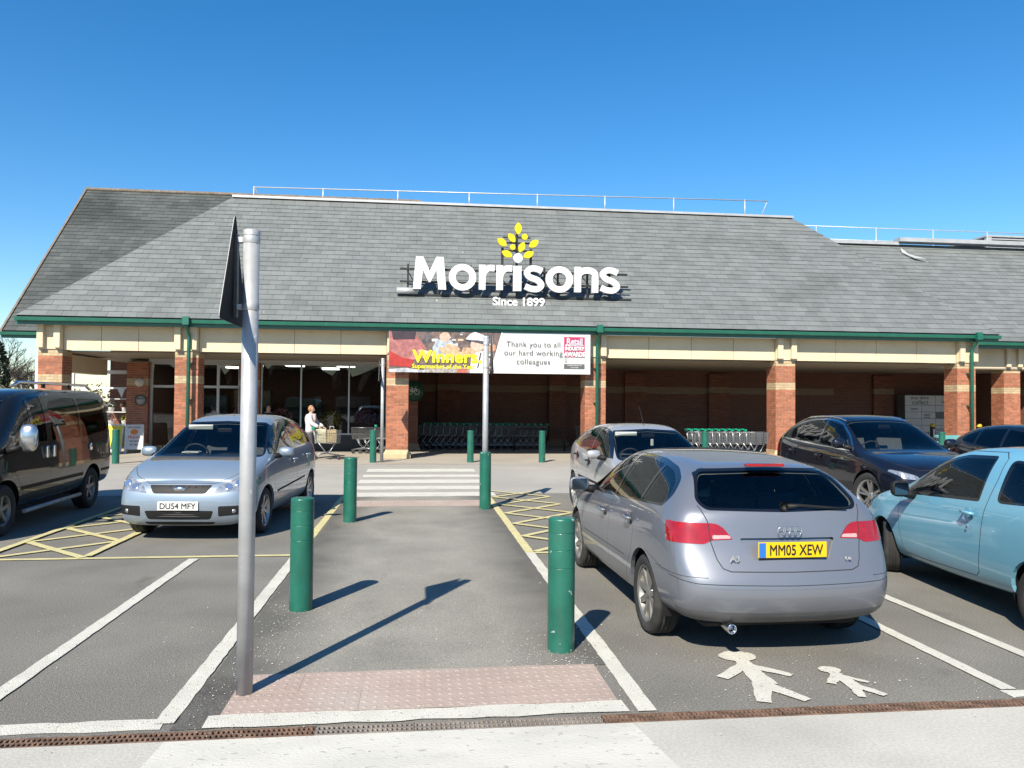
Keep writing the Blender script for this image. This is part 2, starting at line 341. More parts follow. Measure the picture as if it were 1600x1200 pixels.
# drain channel with cast grates
dr = sheet('drain_channel', -14, 14, 4.09, 4.21, -.03, M_black); dr['kind'] = 'structure'
gb = MB(); GL = .5; n = 20
gb.box(0, GL, 0, .012, -.025, .004); gb.box(0, GL, .123, .135, -.025, .004); gb.box(0, GL, .062, .073, -.025, .0035)
for i in range(n): gb.box(i*GL/n, i*GL/n+.0125, .012, .123, -.025, .0025 if i else .004)
for i in range(n):
    gb.lathe([(.006, .002), (.004, .0065), (.0001, .007)], 6, o=(i*GL/n+.006, .037, 0)); gb.lathe([(.006, .002), (.004, .0065), (.0001, .007)], 6, o=(i*GL/n+.006, .097, 0))
gme = {}
for k, m_ in (('r', M_rust), ('g', M_grate)):
    gme[k] = gb.mesh('grate'); gme[k].materials.append(m_)
for i in range(56):
    x = -14+i*.5
    k = 'g' if -.55 < x < 1.1 and i not in (30,) else 'r'
    o = bpy.data.objects.new('grate', gme[k]); COL.objects.link(o); o.parent = dr; o.location = (x, 4.094, random.uniform(-.003, .002)); o.scale = (.993, .78, 1)
# ---------------------------------------------------------------- supermarket building
def brick_mat(name, c1, c2, mort, rough=.85):
    if name in MATS: return MATS[name]
    m = bpy.data.materials.new(name); m.use_nodes = True; nt = m.node_tree; L = nt.links; b = nt.nodes['Principled BSDF']
    tc = nd(nt, 'TexCoord'); sp = nd(nt, 'SeparateXYZ'); cb = nd(nt, 'CombineXYZ'); ad = nd(nt, 'Math', operation='ADD')
    L.new(tc.outputs['Object'], sp.inputs[0]); L.new(sp.outputs[0], ad.inputs[0]); L.new(sp.outputs[1], ad.inputs[1]); L.new(ad.outputs[0], cb.inputs[0]); L.new(sp.outputs[2], cb.inputs[1])
    t = nd(nt, 'TexBrick'); L.new(cb.outputs[0], t.inputs['Vector']); t.inputs['Color1'].default_value = c4(tn(c1)); t.inputs['Color2'].default_value = c4(tn(c2)); t.inputs['Mortar'].default_value = c4(tn(mort))
    t.inputs['Scale'].default_value = 1; t.inputs['Mortar Size'].default_value = .006; t.inputs['Brick Width'].default_value = .225; t.inputs['Row Height'].default_value = .075
    b.inputs['Roughness'].default_value = rough; L.new(t.outputs['Color'], b.inputs['Base Color'])
    bp = nd(nt, 'Bump', invert=True); bp.inputs['Strength'].default_value = .6; bp.inputs['Distance'].default_value = .01; L.new(t.outputs['Fac'], bp.inputs['Height']); L.new(bp.outputs[0], b.inputs['Normal'])
    MATS[name] = m; return m
M_brickwall = brick_mat('brick_wall', (.21, .08, .047), (.165, .062, .04), (.23, .175, .13))  # same brick as the piers, darkened to carry the arcade's shade
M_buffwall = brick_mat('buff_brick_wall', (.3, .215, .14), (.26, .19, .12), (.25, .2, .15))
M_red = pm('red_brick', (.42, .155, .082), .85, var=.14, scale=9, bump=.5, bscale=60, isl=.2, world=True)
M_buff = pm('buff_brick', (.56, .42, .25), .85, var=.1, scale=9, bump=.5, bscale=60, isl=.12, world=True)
M_redd = pm('red_brick_shaded', (.23, .083, .048), .88, var=.15, scale=9, isl=.2, world=True); M_buffd = pm('buff_brick_shaded', (.3, .22, .14), .88, var=.1, scale=9, isl=.12, world=True)  # inner-pier copies of the two bricks, with shade put into their colour
M_mort = pm('mortar', (.52, .43, .33), .95, var=.1)
M_stone = pm('cast_stone', (.76, .64, .44), .8, var=.05, scale=3, bump=.2, bscale=40, patch=((.68, .57, .39), 1.5, .5, .75), isl=.02, world=True)
M_green = pm('green_gutter', (.012, .13, .085), .4, var=.12, scale=4, coat=.2)
M_slate = pm('slate', (.183, .197, .194), .55, var=.09, scale=2.2, bump=.3, bscale=45, isl=.1, world=True, patch=((.125, .13, .124), .5, .56, .82), patch2=((.105, .105, .097), (1.5, .35, .35), .64, .88), spots=((.55, .55, .5), 7, .775), rvar=.08)
M_slate2 = pm('slate_weathered', (.085, .095, .09), .6, var=.15, scale=2, bump=.35, bscale=45, isl=.2, world=True, patch=((.045, .05, .046), .5, .5, .66))
M_lead = pm('lead_flashing', (.52, .53, .54), .5, var=.1, metal=.3, scale=3)
M_ridge = pm('ridge_tile', (.2, .16, .12), .8, var=.25, scale=5)
M_under = pm('roof_underlay', (.03, .03, .03), .9, var=0)
M_soffit = pm('soffit_board', (.55, .49, .38), .6, var=.04)
M_alu = pm('aluminium_frame', (.55, .55, .53), .4, metal=.3, var=.03)
M_whitem = pm('white_metal', (.78, .78, .76), .4, var=.04)
M_pave = pm('shop_floor', (.38, .35, .30), .6, var=.05)
M_glass = glass_mat('shop_glass', (.62, .66, .66))
EY, EZ = 23.3, 4.0
RX0, RX1 = -11.12, 18.6
RUN = 4.74
shop = empty('supermarket', (0, 24, 0)); tag(shop, 'brick supermarket with grey slate roof and covered arcade', 'supermarket')
SO = Vector((0, 24, 0))
def part(mb, name, mat, parent=None, fix=False):
    """mesh given in world coordinates as a part of the supermarket"""
    mb.v = [(v[0]-SO.x, v[1]-SO.y, v[2]-SO.z) for v in mb.v]
    return mb.build(name, mat, parent or shop, fix=fix)
# --- roofs made of single slates
SW, SG, SL, ST = .40, .24, .345, .013
def clip(poly, a, b):
    """keep the part of a 2d polygon left of a->b"""
    out = []; d = (b[0]-a[0], b[1]-a[1])
    def s(p): return d[0]*(p[1]-a[1])-d[1]*(p[0]-a[0])
    for i in range(len(poly)):
        p, q = poly[i], poly[(i+1) % len(poly)]; sp_, sq = s(p), s(q)
        if sp_ >= 0: out.append(p)
        if (sp_ >= 0) != (sq >= 0): t = sp_/(sp_-sq); out.append((p[0]+(q[0]-p[0])*t, p[1]+(q[1]-p[1])*t))
    return out
c45 = math.sqrt(.5)
def slate_plane(name, x0, x1, slen, ey, ez, mat, hip0, hip1, nsingle, seed, rootname):
    """x0..x1 along the eave; slen = slope length; hips cut the sides inwards at 45 degrees in plan"""
    rnd = random.Random(seed)
    def W(u, s, h): return (u, ey+s*c45-h*c45, ez+s*c45+h*c45)
    xa = x0+(slen*c45 if hip0 else 0); xb = x1-(slen*c45 if hip1 else 0)
    base = MB().poly([W(x0, -.02, -.012), W(x1, -.02, -.012), W(xb, slen, -.012), W(xa, slen, -.012)])
    roof = part(base, rootname, M_under)
    me1 = None; rest = MB(); singles = []
    for r in range(int(slen/SG)):
        s0 = r*SG; off = (r % 2)*SW/2+rnd.uniform(-.02, .02); k = 0
        u = x0-SW+off
        while u < x1:
            g_ = .003; rect = [(u+g_, s0), (u+SW-g_, s0), (u+SW-g_, s0+SL), (u+g_, s0+SL)]
            pol = rect
            pol = clip(pol, (x0, 0), (xa, slen))if False else pol
            # left boundary keeps points with u >= line, right boundary u <= line
            pol = clip(pol, (xa, slen), (x0, 0)); pol = clip(pol, (x1, 0), (xb, slen)); pol = clip(pol, (x1, slen), (x0, slen))
            lift = rnd.uniform(0, .006)
            if len(pol) == 4 and all(abs(pol[i][0]-rect[i][0])+abs(pol[i][1]-rect[i][1]) < 1e-6 for i in range(4)):
                singles.append((u, s0, lift))
            elif len(pol) >= 3:
                slab(rest, pol, s0, lift, W)
            u += SW
    singles.sort(key=lambda t: (t[0]-0)**2*.0+(ey+t[1]*c45)**2+(ez+t[1]*c45-CAM_H)**2+(t[0])**2)
    first = singles[:nsingle]
    for u, s0, lift in singles[nsingle:]:
        slab(rest, [(u+.003, s0), (u+SW-.003, s0), (u+SW-.003, s0+SL), (u+.003, s0+SL)], s0, lift, W)
    o = part(rest, 'slate_covering', mat, roof); o['kind'] = 'stuff'
    if first:
        b = MB(); slab(b, [(.003, 0), (SW-.003, 0), (SW-.003, SL), (.003, SL)], 0, 0, lambda u, s, h: (u, s*c45-h*c45, s*c45+h*c45))
        sm = b.mesh('slate'); sm.materials.append(mat)
        for u, s0, lift in first:
            p = W(u, s0, lift*.5); q = bpy.data.objects.new('slate', sm); COL.objects.link(q); q.parent = roof; q.location = Vector(p)-SO
    return roof
def slab(mb, pol, s0, lift, W):
    # thick lower edge sits on the course below, upper edge tucks in
    top = []; bot = []
    for u, s in pol:
        t = (s-s0)/SL; h = (1-t)*(.021+lift)+ST*.3
        top.append(W(u, s, h+ST)); bot.append(W(u, s, h))
    n = len(pol)
    mb.add(top+bot, [tuple(range(n))]+[(i, n+i, n+(i+1) % n, (i+1) % n) for i in range(n)])
slate_plane('front', RX0, RX1, RUN/c45, EY, EZ, M_slate, True, True, 300, 3, 'roof')
slate_plane('leftback', -13.75, 6.0, 6.5/c45, 28.0, 3.95, M_slate2, False, False, 0, 4, 'rear_roof')
slate_plane('wing', 14.6, 40, 4.3/c45, 25.7, 4.0, M_slate, False, False, 0, 5, 'wing_roof')
# hidden slopes so that the roofs are closed from the side
b = MB(); zr = EZ+RUN
b.poly([(RX0, EY, EZ), (RX0+RUN, EY+RUN, zr), (RX0+RUN, EY+RUN+8, zr), (RX0, EY+RUN+8, EZ)])
b.poly([(RX1, EY, EZ), (RX1, EY+RUN+8, EZ), (RX1-RUN, EY+RUN+8, zr), (RX1-RUN, EY+RUN, zr)])
b.poly([(RX0+RUN, EY+RUN, zr-.02), (RX1-RUN, EY+RUN, zr-.02), (RX1-RUN, 60, zr-.02), (RX0+RUN, 60, zr-.02)])
part(b, 'side_slopes', M_slate2)
b = MB(); b.poly([(-13.75, 28, 3.95), (-13.75, 34.5, 10.45), (-13.75, 41, 3.95)]); b.poly([(-13.75, 34.5, 10.45), (6, 34.5, 10.45), (6, 41, 3.95), (-13.75, 41, 3.95)]); b.poly([(6, 28, 3.95), (6, 41, 3.95), (6, 34.5, 10.45)])
part(b, 'rear_gable', M_slate2)
b = MB(); b.poly([(14.6, 30, 8.28), (40, 30, 8.28), (40, 60, 8.28), (14.6, 60, 8.28)]); b.poly([(40, 25.7, 4), (40, 60, 4), (40, 60, 8.28), (40, 30, 8.28)]); part(b, 'wing_deck', M_lead)
# verge board, ridges, flashings
part(MB().prism([(-13.83, 27.95, 3.82), (-13.83, 27.95, 4.0), (-13.83, 34.5, 10.56), (-13.83, 34.5, 10.38)], (.07, 0, 0)), 'verge_board', M_ridge)
b = MB()
for i in range(42):
    x = -13.8+i*.33; z = random.uniform(-.006, .006); b.prism([(x, 34.36, 10.44+z), (x, 34.5, 10.55+z), (x, 34.64, 10.44+z), (x, 34.62, 10.40+z), (x, 34.5, 10.50+z), (x, 34.38, 10.40+z)], (.322, 0, 0))
part(b, 'ridge_tiles', M_ridge)
part(MB().box(RX0+RUN-.05, RX1-RUN+.05, EY+RUN-.14, EY+RUN+.2, zr-.03, zr+.05), 'ridge_flashing', M_lead)
part(MB().box(16.2, 19.35, 29.75, 30.1, 8.24, 8.36).box(19.3, 40, 29.6, 30.1, 8.36, 8.52), 'wing_flashing', M_lead)
part(MB().prism([(19.3, 29.6, 8.05), (19.45, 29.3, 7.75), (20.0, 29.0, 7.52), (19.6, 29.1, 7.56), (19.25, 29.45, 7.85)], (0, -.02, .03)), 'step_flashing', M_lead, fix=True)
# gutters and downpipes
def gutter(x0, x1, y, z, name='gutter'):
    pr = [(0, .0), (-.02, -.07), (-.07, -.115), (-.12, -.1), (-.135, .0), (-.12, .0), (-.105, -.085), (-.07, -.1), (-.035, -.06), (-.02, 0)]
    part(MB().prism([(x0, y+a, z+c) for a, c in pr], (x1-x0, 0, 0)), name, M_green, fix=True)
    part(MB().box(x0, x1, y+.003, y+.04, z-.2, z-.03), 'fascia_board', M_green)
gutter(RX0-.02, RX1+.02, EY+.06, EZ-.02); gutter(14.9, 40, 25.75, 3.98); gutter(-13.85, -10.2, 28.05, 3.93)
part(MB().box(RX0+.1, RX1-.1, EY+.1, 23.8, 3.81, 3.84), 'eaves_soffit', M_soffit)
for x in (-6.55, 5.42, 17.8):
    b = MB(); b.tube([(x, 23.27, 3.9), (x, 23.28, 3.78), (x, 23.40, 3.66), (x, 23.50, 3.56), (x, 23.52, 3.45), (x, 23.52, 0.05)], .052, 10); b.box(x-.09, x+.09, 23.12, 23.24, 3.83, 4.06)
    for z in (.6, 1.7, 2.75): b.box(x-.075, x+.075, 23.52, 23.72, z, z+.03)
    part(b, 'downpipe', M_green)
# brick piers
def brickwork(w, d, h, bands, seed):
    rnd = random.Random(seed); mb = MB(); n = round(w/.225); bw = w/n; nd_ = max(1, round(d/.225)); bd = d/nd_; ch = .075
    mb.box(-w/2+.006, w/2-.006, -d/2+.006, d/2-.006, 0, h, 2)
    for c in range(int(h/ch)):
        z0 = c*ch; mi = 1 if any(a <= z0+.03 < b_ for a, b_ in bands) else 0; off = (c % 2)*.5
        for sgn in (-1, 1):
            for k in range(-1, n+1):
                a = max(-w/2, -w/2+(k+off)*bw); e = min(w/2, -w/2+(k+off+1)*bw)
                if e-a > .03:
                    p = rnd.uniform(0, .004); y = sgn*(d/2+p); mb.box(a+.005, e-.005, min(y, sgn*(d/2-.03)), max(y, sgn*(d/2-.03)), z0+.005, z0+ch-.005, mi)
            for k in range(-1, nd_+1):
                a = max(-d/2, -d/2+(k+off)*bd); e = min(d/2, -d/2+(k+off+1)*bd)
                if e-a > .03:
                    p = rnd.uniform(0, .004); x = sgn*(w/2+p); mb.box(min(x, sgn*(w/2-.03)), max(x, sgn*(w/2-.03)), a+.005, e-.005, z0+.005, z0+ch-.005, mi)
    return mb
PX = (-10.38, -6.66, -.61, 5.41, 11.55, 17.75)
def pier(x, y0, w=.65, d=.65, h=3.12, seed=1, cap=True, inner=False):
    e = MB().bbox(-w/2-.09, w/2+.09, -.09, d+.09, 0, .14, .02)
    e.prism([(-w/2-.08, -.08, .14), (w/2+.08, -.08, .14), (w/2+.005, -.005, .27), (-w/2-.005, -.005, .27)], (0, .01, 0)); e.box(-w/2-.012, w/2+.012, -.012, d+.012, .14, .27)
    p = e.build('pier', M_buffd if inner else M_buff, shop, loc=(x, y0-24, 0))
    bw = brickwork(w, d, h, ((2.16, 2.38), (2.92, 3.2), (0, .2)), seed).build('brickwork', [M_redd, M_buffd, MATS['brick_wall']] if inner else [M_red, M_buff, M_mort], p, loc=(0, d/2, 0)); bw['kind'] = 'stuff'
    if cap:
        for s in (-1, 1):
            MB().bbox(s*.225-.085, s*.225+.085, -.16, .06, h+.03, 3.82, .008).build('corbel_block', M_stone, p)
        MB().box(-w/2, w/2, -.03, .2, h, 3.8).build('capital', M_stone, p)
    return p
for i, x in enumerate(PX): pier(x, 23.72, seed=i+1)
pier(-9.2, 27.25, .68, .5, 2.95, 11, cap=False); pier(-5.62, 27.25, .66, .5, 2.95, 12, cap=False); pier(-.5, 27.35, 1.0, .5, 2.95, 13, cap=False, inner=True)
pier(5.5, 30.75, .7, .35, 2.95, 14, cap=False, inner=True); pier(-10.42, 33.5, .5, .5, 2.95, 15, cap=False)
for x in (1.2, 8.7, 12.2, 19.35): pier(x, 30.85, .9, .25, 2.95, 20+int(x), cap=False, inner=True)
# front beams of stone panels
def beam(x0, x1, y, n, d=.3):
    w = (x1-x0)/n
    bk = part(MB().box(x0, x1, y+.02, y+d, 3.12, 3.8), 'beam', pm('beam_core', (.3, .26, .2), .9, var=.1))
    for i in range(n): part(MB().bbox(x0+i*w+.006, x0+(i+1)*w-.006, y, y+.05, 3.1, 3.805, .006), 'fascia_panel', M_stone, bk)
    for s, xa in ((1, x0+.35), (-1, x1-.35)):
        part(MB().prism([(xa, y-.002, 3.1), (xa+s*.014, y-.002, 3.1), (xa+s*.64, y-.002, 3.46), (xa+s*.626, y-.002, 3.46)], (0, .01, 0)), 'panel_joint', M_mort, bk, fix=True)
for i in range(5): beam(PX[i]+.33, PX[i+1]-.33, 23.77, 4 if i else 3)
beam(18.26, 24.3, 26.4, 4); beam(24.4, 30.6, 26.4, 4)
part(MB().box(-10.6, -10.2, 24.6, 27.4, 2.5, 3.02), 'side_beam', M_stone)
part(MB().box(-10.7, 18.1, 24.08, 31.2, 3.06, 3.10), 'arcade_ceiling', pm('arcade_boarding_shaded', (.33, .28, .21), .7, var=.06))  # boards coloured darker to deepen the shade under the arcade
part(MB().box(18.31, 40, 26.4, 31.2, 3.06, 3.10), 'arcade_ceiling', pm('arcade_boarding_shaded', (.33, .28, .21), .7, var=.06))
# walls behind the arcade
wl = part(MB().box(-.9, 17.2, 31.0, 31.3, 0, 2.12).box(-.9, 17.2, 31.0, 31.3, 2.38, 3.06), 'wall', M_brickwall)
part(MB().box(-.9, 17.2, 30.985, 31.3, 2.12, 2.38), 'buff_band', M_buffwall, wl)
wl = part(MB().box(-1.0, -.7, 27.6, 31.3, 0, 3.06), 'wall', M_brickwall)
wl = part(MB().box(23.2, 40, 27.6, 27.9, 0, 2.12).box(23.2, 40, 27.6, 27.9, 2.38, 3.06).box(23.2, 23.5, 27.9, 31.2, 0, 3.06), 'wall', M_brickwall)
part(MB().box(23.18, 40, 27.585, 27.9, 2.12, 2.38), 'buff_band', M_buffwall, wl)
pier(21.6, 26.45, seed=31)
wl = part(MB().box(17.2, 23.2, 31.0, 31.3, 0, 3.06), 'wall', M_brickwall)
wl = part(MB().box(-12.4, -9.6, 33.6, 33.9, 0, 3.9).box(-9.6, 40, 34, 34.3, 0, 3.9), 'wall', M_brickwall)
part(MB().box(-12.3, -9.0, 28.3, 33.6, 3.3, 3.34), 'rear_soffit', M_soffit)
# shop window and entrance
def glazing(name, x0, x1, z0, z1, y, xs, zs, fw=.055, mat=None):
    f = MB()
    for x in xs: f.box(x-fw/2, x+fw/2, y-.05, y+.05, z0, z1)
    allx = sorted(xs)
    for i in range(len(allx)-1):
        for z in zs: f.box(allx[i]+fw/2, allx[i+1]-fw/2, y-.045, y+.045, z-fw/2, z+fw/2)
    r = part(f, name, M_alu)
    zz = sorted(zs)
    for i in range(len(allx)-1):
        for j in range(len(zz)-1):
            part(MB().box(allx[i]+fw/2, allx[i+1]-fw/2, y-.006, y+.006, zz[j]+fw/2, zz[j+1]-fw/2), 'pane', mat or M_glass, r)
    return r
glazing('shop_window', -5.3, -1.05, .55, 2.95, 27.45, (-5.25, -3.95, -2.35, -1.08), (.58, 2.93), .05)
part(MB().box(-5.3, -1.05, 27.4, 27.6, 0, .55), 'stall_riser', pm('dark_panel', (.03, .03, .03), .5, var=.1))
part(MB().box(-8.86, -1.05, 27.3, 27.7, 2.96, 3.06), 'window_head', M_alu)
glazing('entrance_doors', -8.85, -5.95, 0, 2.95, 27.5, (-8.82, -8.02, -7.35, -6.68, -5.98), (.05, 2.15, 2.93), .085)
# shop interior seen through the glass
part(MB().box(-12, -1.0, 27.7, 33.9, 0.006, .02), 'shop_floor', M_pave)
part(MB().box(-9.6, -1.0, 27.7, 33.9, 3.0, 3.05), 'shop_ceiling', M_soffit)
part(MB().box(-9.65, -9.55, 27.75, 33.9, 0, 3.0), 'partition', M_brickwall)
for k, (x, h_, c) in enumerate(((-8.3, 1.9, (.1, .12, .14)), (-6.6, 2.1, (.16, .14, .1)), (-4.6, 1.8, (.06, .1, .09)), (-2.6, 1.9, (.1, .08, .1)))):
    s = MB().box(x-.7, x+.7, 32.6, 33.1, .02, h_)
    for z in (.5, 1.0, 1.45): s.box(x-.72, x+.72, 32.35, 32.6, z, z+.04)
    o = s.build('display_shelf', pm('shelf%d' % k, c, .6, var=.3, scale=5)); tag(o, 'tall dark display shelf %s inside the shop' % ('behind the left entrance door', 'behind the right entrance door', 'behind the middle of the shop window', 'at the right end of the shop window')[k], 'shelf', 'display shelves inside the shop')
for k, (x, y) in enumerate(((-8.0, 29.2), (-5.9, 29.2), (-4.4, 29.0), (-2.6, 29.0), (-7.0, 31.4), (-3.4, 31.4))):
    e = MB().box(-.3, .3, -.3, .3, -.05, 0).build('ceiling_panel_light', pm('lamp_diffuser', (1, .96, .88), .5, var=0, emit=5.), loc=(x, y, 2.99)); tag(e, 'square lit ceiling panel %s inside the shop' % ('over the left door', 'over the right door', 'behind the left window pane', 'behind the right window pane', 'deep behind the doors', 'deep behind the window')[k], 'ceiling light', 'lit ceiling panels inside the shop')
# wall lamp and round plaque on the entrance pilaster
o = MB().lathe([(.0001, -.1), (.1, -.085), (.15, -.03), (.155, .0)], 20, axis='y').build('bulkhead_lamp', pm('opal_lamp', (.7, .68, .62), .35, var=.02), loc=(-9.12, 27.24, 2.28)); tag(o, 'round opal bulkhead lamp on the entrance brick pilaster', 'lamp')
pl = empty('round_plaque', (-9.08, 27.235, 1.68)); tag(pl, 'round pale wall plaque with dark rim on brick pilaster', 'plaque')
MB().lathe([(.0001, -.012), (.16, -.012), (.16, 0)], 28, axis='y').build('disc', pm('plaque', (.42, .40, .36), .5, var=.1), pl); MB().lathe([(.16, 0), (.16, -.03), (.185, -.03), (.185, 0)], 28, axis='y').build('rim', pm('plaque_rim', (.05, .05, .05), .5, var=0), pl); MB().box(-.11, .11, -.016, -.012, .035, .06).build('bar', MATS['plaque_rim'], pl)
# roof railings
M_galv2 = pm('railing_galvanised', (.6, .61, .62), .45, metal=.3, var=.08)
def railing(name, label, x0, x1, xs, y, z0, za, zb, low=None, brace=False):
    r = empty(name, (x0, y, z0)); tag(r, label, 'railing')
    def zt(x): return za+(zb-za)*(x-x0)/(x1-x0)-z0
    MB().tube([(0, 0, zt(x0)), (x1-x0, 0, zt(x1))], .021, 8).build('rail', M_galv2, r)
    if low: MB().tube([(0, 0, zt(x0)-low), (x1-x0, 0, zt(x1)-low)], .017, 8).build('rail', M_galv2, r)
    for x in xs:
        MB().tube([(x-x0, 0, 0), (x-x0, 0, zt(x)+.03)], .023, 8).build('post', M_galv2, r)
    if brace:
        for x in (x0, x1): MB().tube([(x-x0, 0, zt(x)), (x-x0+(.35 if x == x0 else -.1), .6, 0), (x-x0+(.35 if x == x0 else -.1), 2.2, 0)], .018, 8).build('brace', M_galv2, r)
railing('roof_railing', 'white tubular safety railing along the main roof ridge', -5.85, 13.2, [-5.85, -3.45, -.8, 1.78, 4.3, 6.85, 9.5, 12.3], 28.6, 8.72, 9.26, 9.5, brace=True)
railing('roof_railing', 'thin safety railing behind the lower right wing roof', 16.5, 33, [19.1, 22.2, 25.2, 28.1, 31], 36, 8.3, 10.40, 10.40, low=.62)
pb = empty('roof_plant_screen', (39, 45, 8.3)); tag(pb, 'louvred metal plant enclosure on the far right roof', 'plant screen')
MB().box(-3.6, 4, .15, 5, 0, 3.9).build('core', M_under, pb)
for k in range(10): MB().prism([(-3.8, 0, 1.5+k*.26), (-3.8, .14, 1.62+k*.26), (-3.8, .14, 1.66+k*.26), (-3.8, 0, 1.56+k*.26)], (8, 0, 0)).build('louvre', M_lead, pb)
MB().box(-3.9, -3.6, -.03, .2, 0, 4.05).build('corner_post', M_lead, pb); MB().box(-3.95, 4, -.05, 5, 4.0, 4.1).build('cap', M_lead, pb)

# ---------------------------------------------------------------- shop sign
M_wsign = pm('sign_white', (.86, .86, .85), .4, var=.01); M_ysign = pm('sign_yellow', (.83, .66, .0), .4, var=.02); M_blk = pm('black_steel', (.012, .012, .012), .5, var=.1)
SY = 24.0; FP = 1230.
def px2(x, y, Y=SY):
    d = cf+cr2*((x-800)/FP)-cu2*((y-600)/FP); t = Y/d.y; return Vector((d.x*t, Y, CAM_H+d.z*t))
def cp4(x, y, Y=SY): return px2(600+x/4, 330+y/4, Y)
sg = empty('shop_sign', (3.0, SY, 4.6)); tag(sg, 'white raised shop name lettering with yellow leaf emblem on slate roof', 'sign'); SGO = Vector((3.0, SY, 4.6))
def stroke_poly(mb, pts, w, y0, y1, mi=0):
    """thick stroke in the x-z plane extruded from y0 to y1; w = widths along it"""
    pts = [Vector(p) for p in pts]; w = w if isinstance(w, (list, tuple)) else [w]*len(pts); A_, B_ = [], []
    for i, p in enumerate(pts):
        t = (pts[min(i+1, len(pts)-1)]-pts[max(i-1, 0)]).normalized(); n = Vector((-t.y, t.x))*w[i]/2; A_.append(p+n); B_.append(p-n)
    k = len(pts); vs = [(p.x, y0, p.y) for p in A_+B_]+[(p.x, y1, p.y) for p in A_+B_]; m = 2*k; fs = []
    for i in range(k-1): fs += [(i, i+1, k+i+1, k+i), (m+i, m+k+i, m+k+i+1, m+i+1), (i, m+i, m+i+1, i+1), (k+i, k+i+1, m+k+i+1, m+k+i)]
    fs += [(0, k, m+k, m), (k-1, m+k-1, m+2*k-1, 2*k-1)]
    mb.add(vs, fs, mi)
def sp(pts, n=8):
    """smooth curve through 2d points"""
    P_ = [Vector(p) for p in pts]; P_ = [P_[0]*2-P_[1]]+P_+[P_[-1]*2-P_[-2]]; out = []
    for i in range(1, len(P_)-2):
        for k in range(n):
            t = k/n; a, b, c, d = P_[i-1:i+3]; out.append(.5*((2*b)+(c-a)*t+(2*a-5*b+4*c-d)*t*t+(3*b-a-3*c+d)*t**3))
    out.append(P_[-2]); return [tuple(p) for p in out]
def fit_glyph(ch, x0, x1, y0, y1):
    """bold rounded letter drawn in the pixel box, then placed on the sign plane"""
    xm = (x0+x1)/2; A = cp4(x0, y1); B = cp4(x1, y1); T = cp4(xm, y0); Bm = cp4(xm, y1); W_ = B.x-A.x; H_ = T.z-Bm.z; mb = MB(); d0, d1 = -.07, .07; sw = .20
    if ch == 'M':
        o = [(0, 0), (.235, 0), (.295, .60), (.475, .22), (.525, .22), (.705, .60), (.765, 0), (1, 0), (.915, 1), (.70, 1), (.5, .56), (.30, 1), (.085, 1)]
        mb.prism([(p[0]*W_, d0, p[1]*H_) for p in o], (0, d1-d0, 0))
    elif ch == 'o':
        n = 36; vs = []; t_ = .205
        for y in (d0, d1):
            for k in range(n): a = 2*math.pi*k/n; vs += [(W_/2*(1+math.cos(a)), y, H_/2*(1+math.sin(a))), (W_/2+(W_/2-t_)*math.cos(a), y, H_/2+(H_/2-t_*.93)*math.sin(a))]
        fs = []
        for k in range(n): j = (k+1) % n; fs += [(2*k, 2*j, 2*j+1, 2*k+1), (2*n+2*k, 2*n+2*k+1, 2*n+2*j+1, 2*n+2*j), (2*k, 2*n+2*k, 2*n+2*j, 2*j), (2*k+1, 2*j+1, 2*n+2*j+1, 2*n+2*k+1)]
        mb.add(vs, fs)
    elif ch == 'r':
        mb.box(0, sw, d0, d1, 0, H_); stroke_poly(mb, sp([(sw*.55, H_*.50), (sw*.8, H_*.72), (W_*.62, H_*.87), (W_*.98, H_*.875)]), [sw*.9]*17+[sw*.95]*8, d0-.002, d1-.002)
    elif ch == 'n':
        mb.box(0, sw, d0, d1, 0, H_); stroke_poly(mb, sp([(sw*.5, H_*.45), (sw*.85, H_*.76), (W_*.52, H_*.87), (W_-sw*.66, H_*.78), (W_-sw*.5, H_*.55), (W_-sw*.5, 0)]), [sw*.85]*10+[sw]*31, d0-.002, d1-.002)
    elif ch == 's':
        h = sw*.46; stroke_poly(mb, sp([(W_*.88, H_*.80), (W_*.62, H_-h), (W_*.33, H_-h*1.02), (h*1.02, H_*.735), (W_*.28, H_*.565), (W_*.66, H_*.45), (W_-h, H_*.27), (W_*.68, h), (W_*.36, h*1.0), (W_*.07, H_*.20)], 6), sw*.92, d0, d1)
    mb.v = [(v[0]+A.x-SGO.x, v[1], v[2]+Bm.z-SGO.z) for v in mb.v]; return mb.build('letter', M_wsign, sg, fix=True)
for ch, x0, x1, y0, y1 in (('M', 180, 388, 286, 489), ('o', 404, 574, 332, 497), ('r', 592, 690, 338, 492), ('r', 701, 800, 340, 494), ('s', 872, 1000, 343, 505), ('o', 1009, 1178, 347, 510), ('n', 1189, 1336, 351, 509), ('s', 1346, 1472, 355, 514)):
    fit_glyph(ch, x0, x1, y0, y1)
a = cp4(806, 499); b_ = cp4(858, 345); MB().bbox(a.x-SGO.x, b_.x-SGO.x, -.07, .07, a.z-SGO.z, b_.z-SGO.z, .004).build('letter', M_wsign, sg)
me = text_mesh('Since 1899', 1., bold=.03, ext=.05); co = np.array([v.co[:] for v in me.vertices]); lo, hi = co.min(0), co.max(0)
A = cp4(678, 590); B = cp4(1003, 590); T = cp4(840, 540)
for v in me.vertices:
    u = (v.co.x-lo[0])/(hi[0]-lo[0]); w = (v.co.y-lo[1])/(hi[1]-lo[1]); v.co = (A.x+(B.x-A.x)*u-SGO.x, -v.co.z, A.z+(T.z-A.z)*w-SGO.z)
link('strapline', me, M_wsign, sg)
